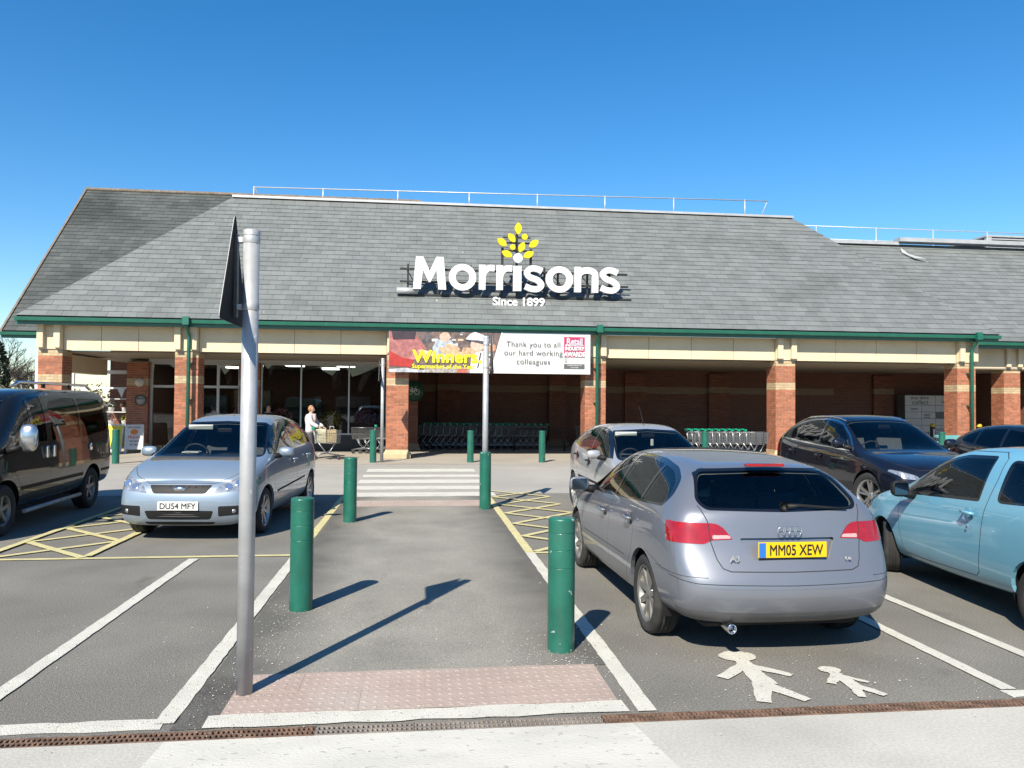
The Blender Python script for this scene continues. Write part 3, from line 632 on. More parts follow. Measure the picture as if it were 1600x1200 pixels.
def leaf(cx, cy, ln, wd, ang):
    c = cp4(cx, cy); k = (cp4(cx+1, cy)-c).length; pts = []
    n = 10
    for i in range(n+1): t = i/n; pts.append((-ln/2+ln*t, wd/2*math.sin(math.pi*t)**.8))
    for i in range(1, n): t = 1-i/n; pts.append((-ln/2+ln*t, -wd/2*math.sin(math.pi*t)**.8))
    ca, sa = math.cos(ang), math.sin(ang)
    MB().prism([(c.x-SGO.x+(p*ca-q*sa)*k, -.06, c.z-SGO.z+(p*sa+q*ca)*k) for p, q in pts], (0, .12, 0)).build('leaf', M_ysign, sg, fix=True)
for cx, cy, ln, wd, an in ((838, 110, 76, 44, 90), (798, 168, 66, 40, 128), (737, 195, 72, 42, 140), (860, 226, 70, 40, 66), (935, 205, 72, 42, 38), (768, 268, 72, 42, 155), (902, 273, 72, 42, 28)):
    leaf(cx, cy, ln, wd, R(an))
def dot(cx, cy, r, mat, name):
    c = cp4(cx, cy); k = (cp4(cx+1, cy)-c).length*r; MB().prism([(c.x-SGO.x+k*math.cos(i*math.pi/14), -.062, c.z-SGO.z+k*math.sin(i*math.pi/14)) for i in range(28)], (0, .12, 0)).build(name, mat, sg, fix=True)
dot(878, 162, 18.5, M_ysign, 'berry'); dot(803, 226, 17, M_ysign, 'berry'); dot(836, 294, 29, M_wsign, 'letter_dot')
# steel frame behind the letters
fr = MB(); BY = .16
for y_, xa, xb in ((352, 100, 1530), (432, 98, 1535), (515, 100, 1555), (552, 120, 1545)):
    p, q = cp4(xa, y_), cp4(xb, y_+36 if y_ != 515 else y_+5)
    z = (cp4(xa, y_).z); fr.box(p.x-SGO.x, q.x-SGO.x, BY, BY+.05, z-.03-SGO.z, z+.03-SGO.z)
for x_ in (150, 340, 545, 740, 836, 1010, 1095, 1280, 1420):
    p = cp4(x_, 350); fr.box(p.x-.03-SGO.x, p.x+.03-SGO.x, BY+.05, BY+.1, .2, 1.32)
    fr.tube([(p.x-SGO.x, BY+.1, .32), (p.x-SGO.x, BY+.1+.55, .55)], .02, 6); fr.tube([(p.x-SGO.x, BY+.1, 1.2), (p.x-SGO.x, 1.32, 1.2)], .02, 6)
for x_, y0, y1 in ((742, 225, 345), (920, 235, 345), (832, 140, 345)):
    p, q = cp4(x_, y1), cp4(x_, y0); fr.box(p.x-.035-SGO.x, p.x+.035-SGO.x, BY-.08, BY+.02, p.z-SGO.z-.1, q.z-SGO.z)
for y_, xa, xb in ((156, 748, 920), (190, 770, 930), (238, 742, 925)):
    p, q = cp4(xa, y_), cp4(xb, y_); fr.box(p.x-SGO.x, q.x-SGO.x, BY-.02, BY+.03, p.z-.02-SGO.z, p.z+.02-SGO.z)
fr.build('steel_frame', M_blk, sg)
p = cp4(150, 490); MB().tube([(p.x-.35-SGO.x, .1, p.z-SGO.z-.02), (p.x+.3-SGO.x, .1, p.z-SGO.z-.02)], .1, 12).build('floodlight_tube', M_lead, sg)

# ---------------------------------------------------------------- banner (flat print)
bn = empty('banner', (2.15, 23.36, 2.57)); tag(bn, 'long printed banner hung beneath the green gutter', 'banner'); BX0, BX1, BZ0, BZ1 = -.86, 5.17, 2.57, 3.79
BW, BH = BX1-BX0, BZ1-BZ0
def wav(u): return .012*math.sin(u*9)+.008*math.sin(u*23+1)
BQ = [0]
def bq(pts, mat, lvl, name='print'):
    """polygon in banner units u 0..1, w 0..1 on the print face; every piece lies on its own layer"""
    BQ[0] += 1; lvl = lvl+BQ[0]*.004
    return MB().prism([(BX0-2.15+u*BW, -.004-lvl*.0022, w*BH) for u, w in pts], (0, .0016+lvl*.0006, 0)).build(name, mat, bn, fix=True)
mb = MB(); N = 40
mb.box(-BW/2, BW/2, 0, .004, 0, BH); mb.build('sheet', pm('banner_vinyl', (.74, .74, .73), .45, var=.02), bn)
def bm_(n, c, v=.15, s=14): return pm('print_'+n, c, .45, var=v, scale=s)
bq([(0, 0), (.49, 0), (.515, .35), (.555, 1), (0, 1)], bm_('shop', (.17, .12, .105), .5, 6), 1)
rb_ = random.Random(4)
for k in range(46):      # stall shelves, trays and price cards behind the figures
    u, w = rb_.uniform(.15, .50), rb_.uniform(.42, .97); du, dw = rb_.uniform(.01, .035), rb_.uniform(.03, .09); c = rb_.choice(((.08, .08, .1), (.55, .55, .56), (.2, .13, .1), (.62, .45, .3), (.12, .12, .14), (.3, .3, .33), (.68, .67, .65)))
    bq([(u, w), (min(u+du, .5), w), (min(u+du, .5), min(w+dw, 1)), (u, min(w+dw, 1))], bm_('c%d' % (int(c[0]*100)), c, .3), 2+k*.02)
def blob(cx, cw, rx, rz2, mat, lvl, rot=0., n=16, sq=1.):
    ca, sa = math.cos(rot), math.sin(rot); bq([(cx+(rx*math.cos(t)*ca-rz2*math.sin(t)*sa), min(1, max(0, cw+(rx*math.cos(t)*sa+rz2*math.sin(t)*ca)*1.0))) for t in [2*math.pi*i/n for i in range(n)]], mat, lvl)
bq([(.0, .30), (.06, .32), (.13, .30), (.19, .42), (.17, .66), (.135, .88), (.10, 1), (0, 1)], bm_('coat', (.40, .15, .14), .35, 9), 4)      # shopper in a pink coat
bq([(.10, .30), (.20, .36), (.205, .47), (.12, .52)], bm_('sleeve', (.48, .2, .19), .3, 9), 5); bq([(.07, .5), (.085, .5), (.10, .95), (.085, .98)], bm_('fold', (.4, .14, .15), .2), 5)
bq([(.0, .16), (.105, .12), (.12, .30), (.06, .36), (.0, .52)], bm_('redbag', (.45, .035, .028), .2, 7), 6)
bq([(.02, .78), (.125, .80), (.13, 1), (.01, 1)], bm_('darkhair', (.05, .03, .04), .3, 12), 6)
blob(.195, .46, .03, .10, bm_('hand', (.72, .48, .38), .2), 6, .5)
bq([(.215, .34), (.30, .30), (.325, .62), (.30, .80), (.23, .80), (.21, .6)], bm_('shirt', (.42, .48, .55), .35, 9), 4); blob(.27, .88, .026, .14, bm_('face2', (.64, .42, .33), .2), 5); bq([(.243, .92), (.255, 1), (.295, 1), (.30, .88), (.285, .98), (.262, .98)], bm_('hair2', (.13, .08, .05), .3), 6)
for cx, cw, rx, rz2 in ((.29, .5, .035, .13), (.335, .46, .03, .11), (.31, .62, .026, .09)): blob(cx, cw, rx, rz2, bm_('bread', (.66, .42, .25), .3, 12), 7, .3)
bq([(.35, .44), (.45, .42), (.455, .60), (.36, .62)], bm_('bread2', (.6, .36, .22), .35, 12), 6)
bq([(.395, .0), (.485, .0), (.492, .35), (.462, .55), (.425, .50), (.40, .35)], bm_('apron', (.76, .76, .75), .1), 7); bq([(.43, .12), (.436, .12), (.452, .5), (.445, .5)], bm_('darkhair', (.05, .03, .04)), 8)
blob(.43, .68, .034, .15, bm_('face', (.70, .47, .37), .2), 8); bq([(.372, .82), (.405, .80), (.46, .74), (.485, .78), (.46, .93), (.42, 1), (.395, .95)], bm_('hat', (.78, .78, .79), .12), 9); bq([(.37, .80), (.46, .70), (.49, .70), (.488, .76), (.43, .80)], bm_('brim', (.08, .08, .1), .2), 10)
bq([(.0, .0), (.17, .0), (.18, .045), (.08, .105), (.0, .07)], bm_('tray', (.52, .54, .58), .45, 6), 8); bq([(.17, .0), (.395, .0), (.40, .13), (.17, .15)], bm_('counter', (.4, .36, .33), .4, 12), 5); bq([(.33, .0), (.38, .0), (.385, .1), (.335, .1)], bm_('redpot', (.5, .14, .1), .2), 6)
for cx in (.492, .51): blob(cx, .62, .013, .09, bm_('loaf', (.6, .28, .17), .3, 12), 6)
bq([(.49, .0), (.513, .35), (.55, 1), (.558, 1), (.53, .35), (.51, 0)], pm('print_white', (.78, .78, .78), .45, var=0), 6)
def btext(txt, size, u, w, mat, **k):
    return text('lettering', txt, size, mat, bn, (BX0-2.15+u*BW, -.030, w*BH), **k)
M_pyel = pm('print_yellow', (.85, .76, .02), .45, var=0); M_pgrey = pm('print_grey', (.12, .12, .12), .5, var=0)
btext('Winners.', .50, .285, .25, M_pyel, bold=.02, spacing=1.06, xs=1.03); btext('Supermarket of the Year', .178, .265, .1, M_pyel, bold=.005, spacing=1.03)
btext('Thank you to all', .235, .71, .66, M_pgrey, spacing=1.06); btext('our hard working', .235, .71, .45, M_pgrey, spacing=1.06); btext('colleagues', .235, .71, .235, M_pgrey, spacing=1.06)
bq([(.865, .42), (.97, .42), (.97, .92), (.865, .92)], pm('print_magenta', (.5, .035, .12), .45, var=0), 3)
bq([(.872, .7), (.963, .7), (.963, .735), (.872, .735)], pm('print_white', (.78, .78, .78)), 4)
btext('Retail', .27, .918, .735, pm('print_pale', (.6, .55, .62), .45, var=0), bold=.012, xs=.82); btext('INDUSTRY', .15, .918, .59, MATS['print_white'], bold=.009, xs=.82); btext('AWARDS', .19, .918, .44, MATS['print_white'], bold=.012, xs=.8)
bq([(.865, .13), (.97, .13), (.97, .25), (.865, .25)], MATS['print_grey'], 3); btext('SUPERMARKET OF', .055, .918, .2, MATS['print_white']); btext('THE YEAR', .055, .918, .145, MATS['print_white'])
bq([(.867, .29), (.882, .29), (.882, .40), (.867, .40)], pm('print_lightgrey', (.4, .4, .4), .5, var=0), 3); btext('f', .12, .875, .30, MATS['print_white'])
# ---------------------------------------------------------------- cars
M_tyre = pm('tyre_rubber', (.022, .022, .022), .85, var=.2, scale=12, bump=.3, bscale=60, patch=((.07, .065, .06), 3, .55, .75))
M_alloy = pm('alloy', (.62, .62, .61), .32, metal=.85, var=.06)
M_alloyd = pm('alloy_dirty', (.36, .35, .33), .45, metal=.7, var=.15, scale=12)
M_steelw = pm('dark_wheel', (.06, .06, .062), .5, metal=.5, var=.2)
M_trim = pm('black_trim', (.011, .011, .012), .6, var=.15, scale=10, spec=.3)
M_gloss = pm('gloss_black', (.008, .008, .009), .12, var=0, coat=.5)
M_seam = pm('panel_gap', (.02, .02, .022), .9, var=0)
M_chrome = pm('chrome', (.75, .75, .75), .1, metal=1., var=0)
M_mirg = pm('mirror_glass', (.16, .18, .2), .06, metal=1., var=0); M_chr2 = pm('dull_chrome', (.55, .56, .57), .22, metal=.9, var=.05)
M_lens = pm('headlamp_lens', (.50, .52, .54), .15, metal=.6, var=.4, scale=22, coat=1.)
M_red_l = pm('tail_red', (.34, .005, .007), .2, var=.2, scale=16, coat=.8)
M_pink_l = pm('tail_clear', (.62, .36, .34), .16, var=.15, scale=60, coat=1.)
M_lining = pm('headlining', (.2, .2, .19), .9, var=.05)
M_cabin = pm('cabin_plastic', (.05, .052, .055), .8, var=.2)
M_seat = pm('seat_cloth', (.12, .122, .13), .9, var=.2, scale=30)
M_glassd = glass_mat('car_glass', (.66, .71, .70), 1.52)
M_glassx = glass_mat('privacy_glass', (.10, .12, .125), 1.55)
M_plate_y = pm('plate_yellow', (.80, .52, .0), .4, var=.02); M_plate_w = pm('plate_white', (.78, .78, .75), .4, var=.02); M_plate_b = pm('plate_blue', (.02, .16, .55), .4, var=0); M_ink = pm('plate_ink', (.01, .01, .01), .5, var=0)
def paint(name, col, metal=.55, rough=.34, dirt=.25, spec=.5):
    """metallic car paint with clear coat and road dust gathered low down"""
    if name in MATS: return MATS[name]
    m = pm(name, col, rough, metal=metal, var=.05, scale=2, coat=1., crough=.025, spec=spec); nt = m.node_tree; L = nt.links; b = nt.nodes['Principled BSDF']
    src = b.inputs['Base Color'].links[0].from_socket
    tc = nd(nt, 'TexCoord'); sp = nd(nt, 'SeparateXYZ'); L.new(tc.outputs['Object'], sp.inputs[0]); n = nd(nt, 'TexNoise'); n.inputs['Scale'].default_value = 5; n.inputs['Detail'].default_value = 8; L.new(tc.outputs['Object'], n.inputs['Vector'])
    mr = nd(nt, 'MapRange'); mr.inputs[1].default_value = .62; mr.inputs[2].default_value = .2; mr.inputs[3].default_value = 0; mr.inputs[4].default_value = 1; L.new(sp.outputs[2], mr.inputs[0])
    mu = nd(nt, 'Math', operation='MULTIPLY'); L.new(mr.outputs[0], mu.inputs[0]); L.new(n.outputs['Fac'], mu.inputs[1]); m2 = nd(nt, 'Math', operation='MULTIPLY'); m2.inputs[1].default_value = dirt*2.4; L.new(mu.outputs[0], m2.inputs[0])
    ad = nd(nt, 'Math', operation='ADD', use_clamp=True); ad.inputs[1].default_value = dirt*.12; L.new(m2.outputs[0], ad.inputs[0])
    x = nd(nt, 'Mix', data_type='RGBA'); L.new(ad.outputs[0], x.inputs[0]); L.new(src, x.inputs[6]); x.inputs[7].default_value = (.122, .11, .095, 1); L.new(x.outputs[2], b.inputs['Base Color'])
    cw = nd(nt, 'Math', operation='SUBTRACT', use_clamp=True); cw.inputs[0].default_value = 1.; L.new(ad.outputs[0], cw.inputs[1]); L.new(cw.outputs[0], b.inputs['Coat Weight'])
    return m
def pchip(tab, x):
    """smooth monotone interpolation through (x, v) knots"""
    xs = [t[0] for t in tab]; ys = [t[1] for t in tab]
    if xs[0] > xs[-1]: xs.reverse(); ys.reverse()
    if x <= xs[0]: return ys[0]
    if x >= xs[-1]: return ys[-1]
    n = len(xs); h = [xs[i+1]-xs[i] for i in range(n-1)]; d = [(ys[i+1]-ys[i])/h[i] for i in range(n-1)]; m = [0]*n; m[0] = d[0]; m[-1] = d[-1]
    for i in range(1, n-1):
        if d[i-1]*d[i] > 0: w1 = 2*h[i]+h[i-1]; w2 = h[i]+2*h[i-1]; m[i] = (w1+w2)/(w1/d[i-1]+w2/d[i])
    i = max(k for k in range(n-1) if xs[k] <= x); t = (x-xs[i])/h[i]
    return (2*t**3-3*t*t+1)*ys[i]+(t**3-2*t*t+t)*h[i]*m[i]+(-2*t**3+3*t*t)*ys[i+1]+(t**3-t*t)*h[i]*m[i+1]
def rpoly(pts, r=.05, n=4):
    """round the corners of a 2d polygon"""
    out = []; N = len(pts)
    for i in range(N):
        p0, p1, p2 = Vector(pts[i-1][:2]), Vector(pts[i][:2]), Vector(pts[(i+1) % N][:2]); rr = pts[i][2] if len(pts[i]) > 2 else r
        a = (p0-p1); b = (p2-p1); q = min(rr, a.length*.48, b.length*.48); a = p1+a.normalized()*q; b = p1+b.normalized()*q
        for k in range(n+1):
            t = k/n; u = a*(1-t)**2+p1*2*t*(1-t)+b*t*t; out.append((u.x, u.y))
    return out
def inset(poly, d):
    """shrink a polygon (either winding) by d"""
    N = len(poly); ar = sum(poly[i][0]*poly[(i+1) % N][1]-poly[(i+1) % N][0]*poly[i][1] for i in range(N)); sg_ = 1 if ar > 0 else -1; out = []
    for i in range(N):
        p0, p1, p2 = Vector(poly[i-1]), Vector(poly[i]), Vector(poly[(i+1) % N]); e1 = (p1-p0); e2 = (p2-p1)
        if e1.length < 1e-6 or e2.length < 1e-6: continue
        n1 = Vector((-e1.y, e1.x)).normalized(); n2 = Vector((-e2.y, e2.x)).normalized(); nn = n1+n2
        if nn.length < 1e-6: continue
        nn.normalize(); out.append(tuple(p1+nn*(sg_*d/max(.5, nn.dot(n1)))))
    return out
def pip(p, poly):
    x, y = p; c = False; j = len(poly)-1
    for i in range(len(poly)):
        xi, yi = poly[i]; xj, yj = poly[j]
        if (yi > y) != (yj > y) and x < (xj-xi)*(y-yi)/(yj-yi)+xi: c = not c
        j = i
    return c
def strip_polys(line, w):
    out = []; w = w*.62 if w < .02 else w
    for a, b in zip(line[:-1], line[1:]):
        a, b = Vector(a), Vector(b); t = (b-a).normalized(); n = Vector((-t.y, t.x))*(w/2); e = t*(w*.3); out.append([tuple(a-n-e), tuple(b-n+e), tuple(b+n+e), tuple(a+n-e)])
    return out
AX = {'side': (0, 2), 'rear': (1, 2), 'front': (1, 2), 'top': (0, 1)}
DROP = {'side': 1, 'rear': 0, 'front': 0, 'top': 2}
def car_shell(S):
    """half shell (y>=0): lofted control cage, smoothed; returns a bmesh"""
    xs = S['st']; rings = []
    def mid(x):
        zt, zb = pchip(S['top'], x), pchip(S['belt'], x); w = pchip(S['plan'], x); ry = pchip(S['rail'], x); lo = pchip(S['bot'], x); rf = pchip(S['rf'], x); sh = S.get('sh', .13)
        hb = zb-lo; bw_ = pchip(S['bw'], x) if 'bw' in S else .93
        return [(x, 0, lo), (x, .80*w, lo), (x, .965*w, lo+.05), (x, 1.005*w, lo+.42*hb), (x, .985*w, zb-sh), (x, bw_*w, zb), (x, ry, zb+rf*(zt-zb)), (x, ry*.6, zt-.012*(1 if zt-zb > .2 else .6)), (x, 0, zt)]
    rings = [S['front']]+[mid(x) for x in xs]+[S['rear']]
    bm = bmesh.new(); V = []; cr_l = bm.edges.layers.float.new('crease_edge')
    for rg in rings:
        row = [bm.verts.new(p) for p in rg]; mrow = [row[0]]+[bm.verts.new((p[0], -p[1], p[2])) for p in rg[1:8]]+[row[8]]; V.append((row, mrow))
    for i in range(len(V)-1):
        for side in (0, 1):
            for k in range(8):
                q = [V[i][side][k], V[i+1][side][k], V[i+1][side][k+1], V[i][side][k+1]]
                if side: q.reverse()
                bm.faces.new(q)
    for end, key in ((0, 'fb'), (-1, 'rb')):
        bl = S[key]; rg = S['front'] if end == 0 else S['rear']; sgn = 1 if end == 0 else -1; L_, R_ = V[end]
        M1 = [[None]*9, [None]*9]; C = [None]*9; C[0] = L_[0]; C[8] = L_[8]
        for k in range(1, 8):
            C[k] = bm.verts.new((rg[k][0]+sgn*bl[k], 0, rg[k][2]+(rg[8][2]-rg[7][2])*(k == 7)*.0))
            for s, sy in ((0, 1), (1, -1)): M1[s][k] = bm.verts.new((rg[k][0]+sgn*bl[k]*.8, sy*rg[k][1]*.55, rg[k][2]))
        for s in (0, 1):
            P_ = V[end][s]
            for k in range(1, 7):
                for A_, B_ in ((P_, M1[s]), (M1[s], C)):
                    q = [A_[k], A_[k+1], B_[k+1], B_[k]]
                    if (s == 1) != (end == -1): q.reverse()
                    bm.faces.new(q)
            for q in ([P_[0], P_[1], M1[s][1], C[1]], [P_[7], P_[8], C[7], M1[s][7]]):
                if (s == 1) != (end == -1): q.reverse()
                bm.faces.new(q)
    bmesh.ops.recalc_face_normals(bm, faces=bm.faces[:])
    me = bpy.data.meshes.new('cage'); bm.to_mesh(me); bm.free()
    o = bpy.data.objects.new('cage', me); COL.objects.link(o); md = o.modifiers.new('s', 'SUBSURF'); md.levels = S.get('lv', 3); md.render_levels = md.levels; md.subdivision_type = 'CATMULL_CLARK'
    bpy.context.view_layer.update(); ev = bpy.data.meshes.new_from_object(o.evaluated_get(bpy.context.evaluated_depsgraph_get())); bpy.data.objects.remove(o); bpy.data.meshes.remove(me)
    bm = bmesh.new(); bm.from_mesh(ev); bpy.data.meshes.remove(ev)
    bmesh.ops.bisect_plane(bm, geom=bm.verts[:]+bm.edges[:]+bm.faces[:], dist=1e-6, plane_co=(0, 0, 0), plane_no=(0, -1, 0), clear_outer=True)
    return bm
def cut_region(bm, polys, proj, flt):
    a, b = AX[proj]
    def bb(poly, e): return (min(p[0] for p in poly)-e, max(p[0] for p in poly)+e, min(p[1] for p in poly)-e, max(p[1] for p in poly)+e)
    def fb(f):
        us = [v.co[a] for v in f.verts]; ws_ = [v.co[b] for v in f.verts]; return (min(us), max(us), min(ws_), max(ws_))
    def hit(q, r): return not (q[1] < r[0] or q[0] > r[1] or q[3] < r[2] or q[2] > r[3])
    boxes = [bb(p, .02) for p in polys]; U = (min(q[0] for q in boxes), max(q[1] for q in boxes), min(q[2] for q in boxes), max(q[3] for q in boxes))
    cand = {}
    for f in bm.faces:
        q = fb(f)
        if hit(q, U) and flt(f.calc_center_median(), f.normal): cand[f] = q
    for poly, pb_ in zip(polys, boxes):
        loc = [f for f, q in cand.items() if f.is_valid and hit(q, pb_)]
        N = len(poly)
        for i in range(N):
            p, q = poly[i], poly[(i+1) % N]
            if abs(p[0]-q[0])+abs(p[1]-q[1]) < 1e-5: continue
            sb = bb((p, q), .004); sel = [f for f in loc if f.is_valid and hit(cand[f], sb)]
            if not sel: continue
            co = [0, 0, 0]; co[a] = p[0]; co[b] = p[1]; no = [0, 0, 0]; no[a] = -(q[1]-p[1]); no[b] = q[0]-p[0]
            g = set(sel)
            for f in sel: g.update(f.edges); g.update(f.verts)
            r = bmesh.ops.bisect_plane(bm, geom=list(g), dist=1e-5, plane_co=co, plane_no=Vector(no).normalized())
            new = [f for f in r['geom'] if isinstance(f, bmesh.types.BMFace)]; ns_ = set(new)
            for f in new: cand[f] = fb(f)
            loc = [f for f in loc if f.is_valid and f not in ns_]+new
        for f in [f for f in cand if not f.is_valid]: del cand[f]
def wheel(parent, loc, rad, wid, rimr, style, mat, side, steer=0, name='wheel'):
    """side +1: outer face towards +y"""
    w = empty(name, loc, 0, parent)
    if side < 0: w.rotation_euler = (0, 0, math.pi+steer)
    else: w.rotation_euler = (0, 0, steer)
    h = wid/2; t = MB()
    t.lathe([(rimr-.01, -h*.8), (rimr+.012, -h*.95), (rad*.9, -h*1.02), (rad-.012, -h*.86), (rad, -h*.7), (rad, -h*.36), (rad-.007, -h*.34), (rad-.007, -h*.30), (rad, -h*.28), (rad, -.006), (rad-.007, -.004), (rad-.007, .004), (rad, .006), (rad, h*.28), (rad-.007, h*.30), (rad-.007, h*.34), (rad, h*.36), (rad, h*.7), (rad-.012, h*.86), (rad*.9, h*1.02), (rimr+.012, h*.95), (rimr-.01, h*.8)], 40, axis='y')
    t.build('tyre', M_tyre, w, fix=True)
    r = MB(); r.lathe([(rimr*.93, -h*.8), (rimr*.9, h*.2), (rimr*.93, h*.72), (rimr-.004, h*.86), (rimr+.008, h*.9), (rimr+.006, h*.8)], 40, axis='y')
    r.lathe([(.0001, h*.7), (.035, h*.68), (.06, h*.6), (.065, h*.4)], 20, axis='y')
    n, ws0, ws1, twin = style
    for k in range(n):
        a = 2*math.pi*k/n+math.pi/2
        for s in ((-1, 1) if twin else (0,)):
            off = s*twin; ca, sa = math.cos(a), math.sin(a); pts = []
            for (rr, ww, dy) in ((.045, ws0, h*.62), (rimr*.55, (ws0+ws1)/2, h*.66), (rimr*.96, ws1, h*.74)):
                for sg_ in (-1, 1):
                    u = off*(rr/rimr)*.9+sg_*ww/2; pts.append((rr*ca-u*sa, dy, rr*sa+u*ca)); pts.append((rr*ca-u*sa, dy-.035, rr*sa+u*ca))
            fs = []
            for q in (0, 4): fs += [(q, q+4, q+6, q+2), (q, q+1, q+5, q+4), (q+2, q+6, q+7, q+3)]
            r.add(pts, fs)
    r.build('rim', mat, w, fix=True)
    MB().lathe([(.0001, h*.05), (rimr*.72, h*.05), (rimr*.72, -h*.2)], 24, axis='y').build('brake_disc', M_steelw, w)
    return w
CK = .915      # the place is laid out with bollards of .9 m, so everything shares that scale
def build_car(S):
    root = empty(S['name'], S['loc'], S['rz']); root.scale = (CK, CK, CK); tag(root, S['label'], S['cat'], S.get('group'))
    M = {'paint': S['paint'], 'seam': M_seam, 'trim': M_trim}
    bm = car_shell(S); XS = lambda lo, hi: (lambda c, n: lo <= c.x <= hi)
    side_ok = lambda c, n: n.y > .25 and c.y > .3; rear_ok = lambda c, n: n.x < -.18 and c.x < S.get('xrear', -1.2); front_ok = lambda c, n: n.x > .12 and c.x > S.get('xfront', .2); top_ok = lambda c, n: n.z > .3
    FL = {'side': side_ok, 'rear': rear_ok, 'front': front_ok, 'top': top_ok}
    wr = S['arch']; holes = []
    for ax_, az in ((S['fa'], S['wr']), (S['ra'], S['wr'])):
        R_ = wr if not isinstance(wr, tuple) else wr[0 if ax_ > 0 else 1]
        holes.append([(ax_+R_*math.cos(t), az+R_*math.sin(t)) for t in [i*math.pi/16 for i in range(33)]])
    regs = []      # (key, polygons, proj, filter, action)
    for r in S['regions']: regs.append(r)
    hole_ok = lambda c, n: c.y > .35
    cut_region(bm, holes, 'side', hole_ok)
    for (nm, polys, proj, act) in regs:
        cut_region(bm, polys, proj, FL[proj])
    # classify
    bm.normal_update(); bm.faces.index_update()
    rb = {r[0]: [(min(p[0] for p in q), max(p[0] for p in q), min(p[1] for p in q), max(p[1] for p in q)) for q in r[1]] for r in regs}
    dele = []; cls = {}
    for f in bm.faces:
        c = f.calc_center_median(); n = f.normal
        if c.y > .35 and any(pip((c.x, c.z), h) for h in holes): dele.append(f); continue
        key = 'body'
        for (nm, polys, proj, act) in regs:
            a, b = AX[proj]
            if FL[proj](c, n) and any(B_[0] <= c[a] <= B_[1] and B_[2] <= c[b] <= B_[3] and pip((c[a], c[b]), p) for p, B_ in zip(polys, bxs[id((nm, polys, proj, act))] if False else rb[nm])):
                if act == 'seam': key = ('seam', key if isinstance(key, str) else key[1])
                else: key = nm if not (isinstance(key, tuple)) else ('seam', nm)
        cls[f.index] = key
    bm.verts.index_update(); bm.faces.index_update()
    keys = {}
    bm.faces.ensure_lookup_table()
    dset = set(dele); lists = {}
    # recompute class by face object after index update
    cl2 = {}
    for f in bm.faces:
        if f in dset: continue
        cl2[f] = cls.get(f.index)
    normals = {v: v.normal.copy() for v in bm.verts}
    groups = {}
    for f, k in cl2.items():
        kk = k[1] if isinstance(k, tuple) else k; groups.setdefault(kk, []).append((f, isinstance(k, tuple)))
    R0 = {nm: (act, proj) for (nm, polys, proj, act) in regs}
    out = {}
    seamv = set()
    for f, k in cl2.items():
        if isinstance(k, tuple): seamv.update(f.verts)
    # arch lips: boundary edges between kept and removed faces
    lips = []
    for f in dele:
        for e in f.edges:
            if any(g not in dset for g in e.link_faces): lips.append((e.verts[0].co.copy(), e.verts[1].co.copy()))
    def emit(name, flist, sign, mats, off, center):
        idx = {}; vs, ns, fs, mi = [], [], [], []
        for s in ((1, -1) if center else (sign,)):
            idx = {}
            for f, sm in flist:
                loop = []
                for v in f.verts:
                    if v not in idx:
                        idx[v] = len(vs); n = normals[v]; p = v.co+n*off; y = p.y if abs(v.co.y) > 1e-5 else 0; vs.append((p.x, s*y, p.z)); ns.append((n.x, s*n.y if abs(v.co.y) > 1e-5 else 0, n.z))
                    loop.append(idx[v])
                if s < 0: loop.reverse()
                fs.append(loop); mi.append(1 if sm else 0)
        me = bpy.data.meshes.new(name); me.from_pydata(vs, [], fs); me.polygons.foreach_set('use_smooth', [True]*len(fs)); me.polygons.foreach_set('material_index', mi); me.update()
        ns = [Vector(n).normalized()[:] for n in ns]
        try: me.normals_split_custom_set_from_vertices(ns)
        except Exception: pass
        return link(name, me, mats, root)
    acts = {'body': ('paint', True)}
    for nm, fl in groups.items():
        if nm == 'body': emit('body', fl, 1, [S['paint'], M_seam], 0, True); continue
        act, proj = R0[nm]; spec = S['mat'].get(nm, act)
        base = nm.split('#')[0]; off = {'glass': -.004, 'frit': -.002, 'lamp': .003, 'panel': 0, 'black': .001, 'recess': -.022}.get(act, 0)
        mt = S['mats'].get(nm) or {'glass': M_glassd, 'frit': M_gloss, 'lamp': M_lens, 'panel': S['paint'], 'recess': S['paint'], 'black': M_trim, 'chrome': M_chrome}[act]
        cen = proj != 'side' and nm not in S.get('paired', ())
        if cen: emit(base, fl, 1, [mt, M_seam], off, True)
        else: emit(base, fl, 1, [mt, M_seam], off, False); emit(base, fl, -1, [mt, M_seam], off, False)
    # inner lining so the shell has an inside
    fl = [(f, False) for f, k in cl2.items() if f.calc_center_median().z > S.get('lin', .6) and not (isinstance(k, str) and k in R0 and R0[k][0] == 'glass')]
    lin = emit('cabin_lining', fl, 1, [M_lining], -.03, True); lin.data.flip_normals()
    fl = [(f, False) for f, k in cl2.items() if f.calc_center_median().z <= S.get('lin', .6)]
    lin = emit('underbody_shell', fl, 1, [M_trim], -.02, True); lin.data.flip_normals()
    for sgn, axl in ((1, 1), (1, -1), (-1, 1), (-1, -1)):
        lp = MB()
        for p, q in lips:
            if p.x*axl < 0: continue
            lp.add([(p.x, sgn*p.y, p.z), (q.x, sgn*q.y, q.z), (q.x, sgn*(q.y-.035), q.z), (p.x, sgn*(p.y-.035), p.z)], [(0, 1, 2, 3)])
        lp.build('arch_lip', S.get('lipmat', S['paint']), root)
    bm.free()
    # wheel wells, floor
    W = S['hw']
    for ax_ in (S['fa'], S['ra']):
        R_ = (wr if not isinstance(wr, tuple) else wr[0 if ax_ > 0 else 1])+.015
        for sgn in (1, -1):
            ww = MB(); ww.lathe([(R_, sgn*(W-.06)), (R_, sgn*(W-.36)), (.001, sgn*(W-.36))], 20, axis='y', o=(ax_, 0, S['wr']), a0=-.25, a1=math.pi+.25); ww.build('wheel_well', M_trim, root)
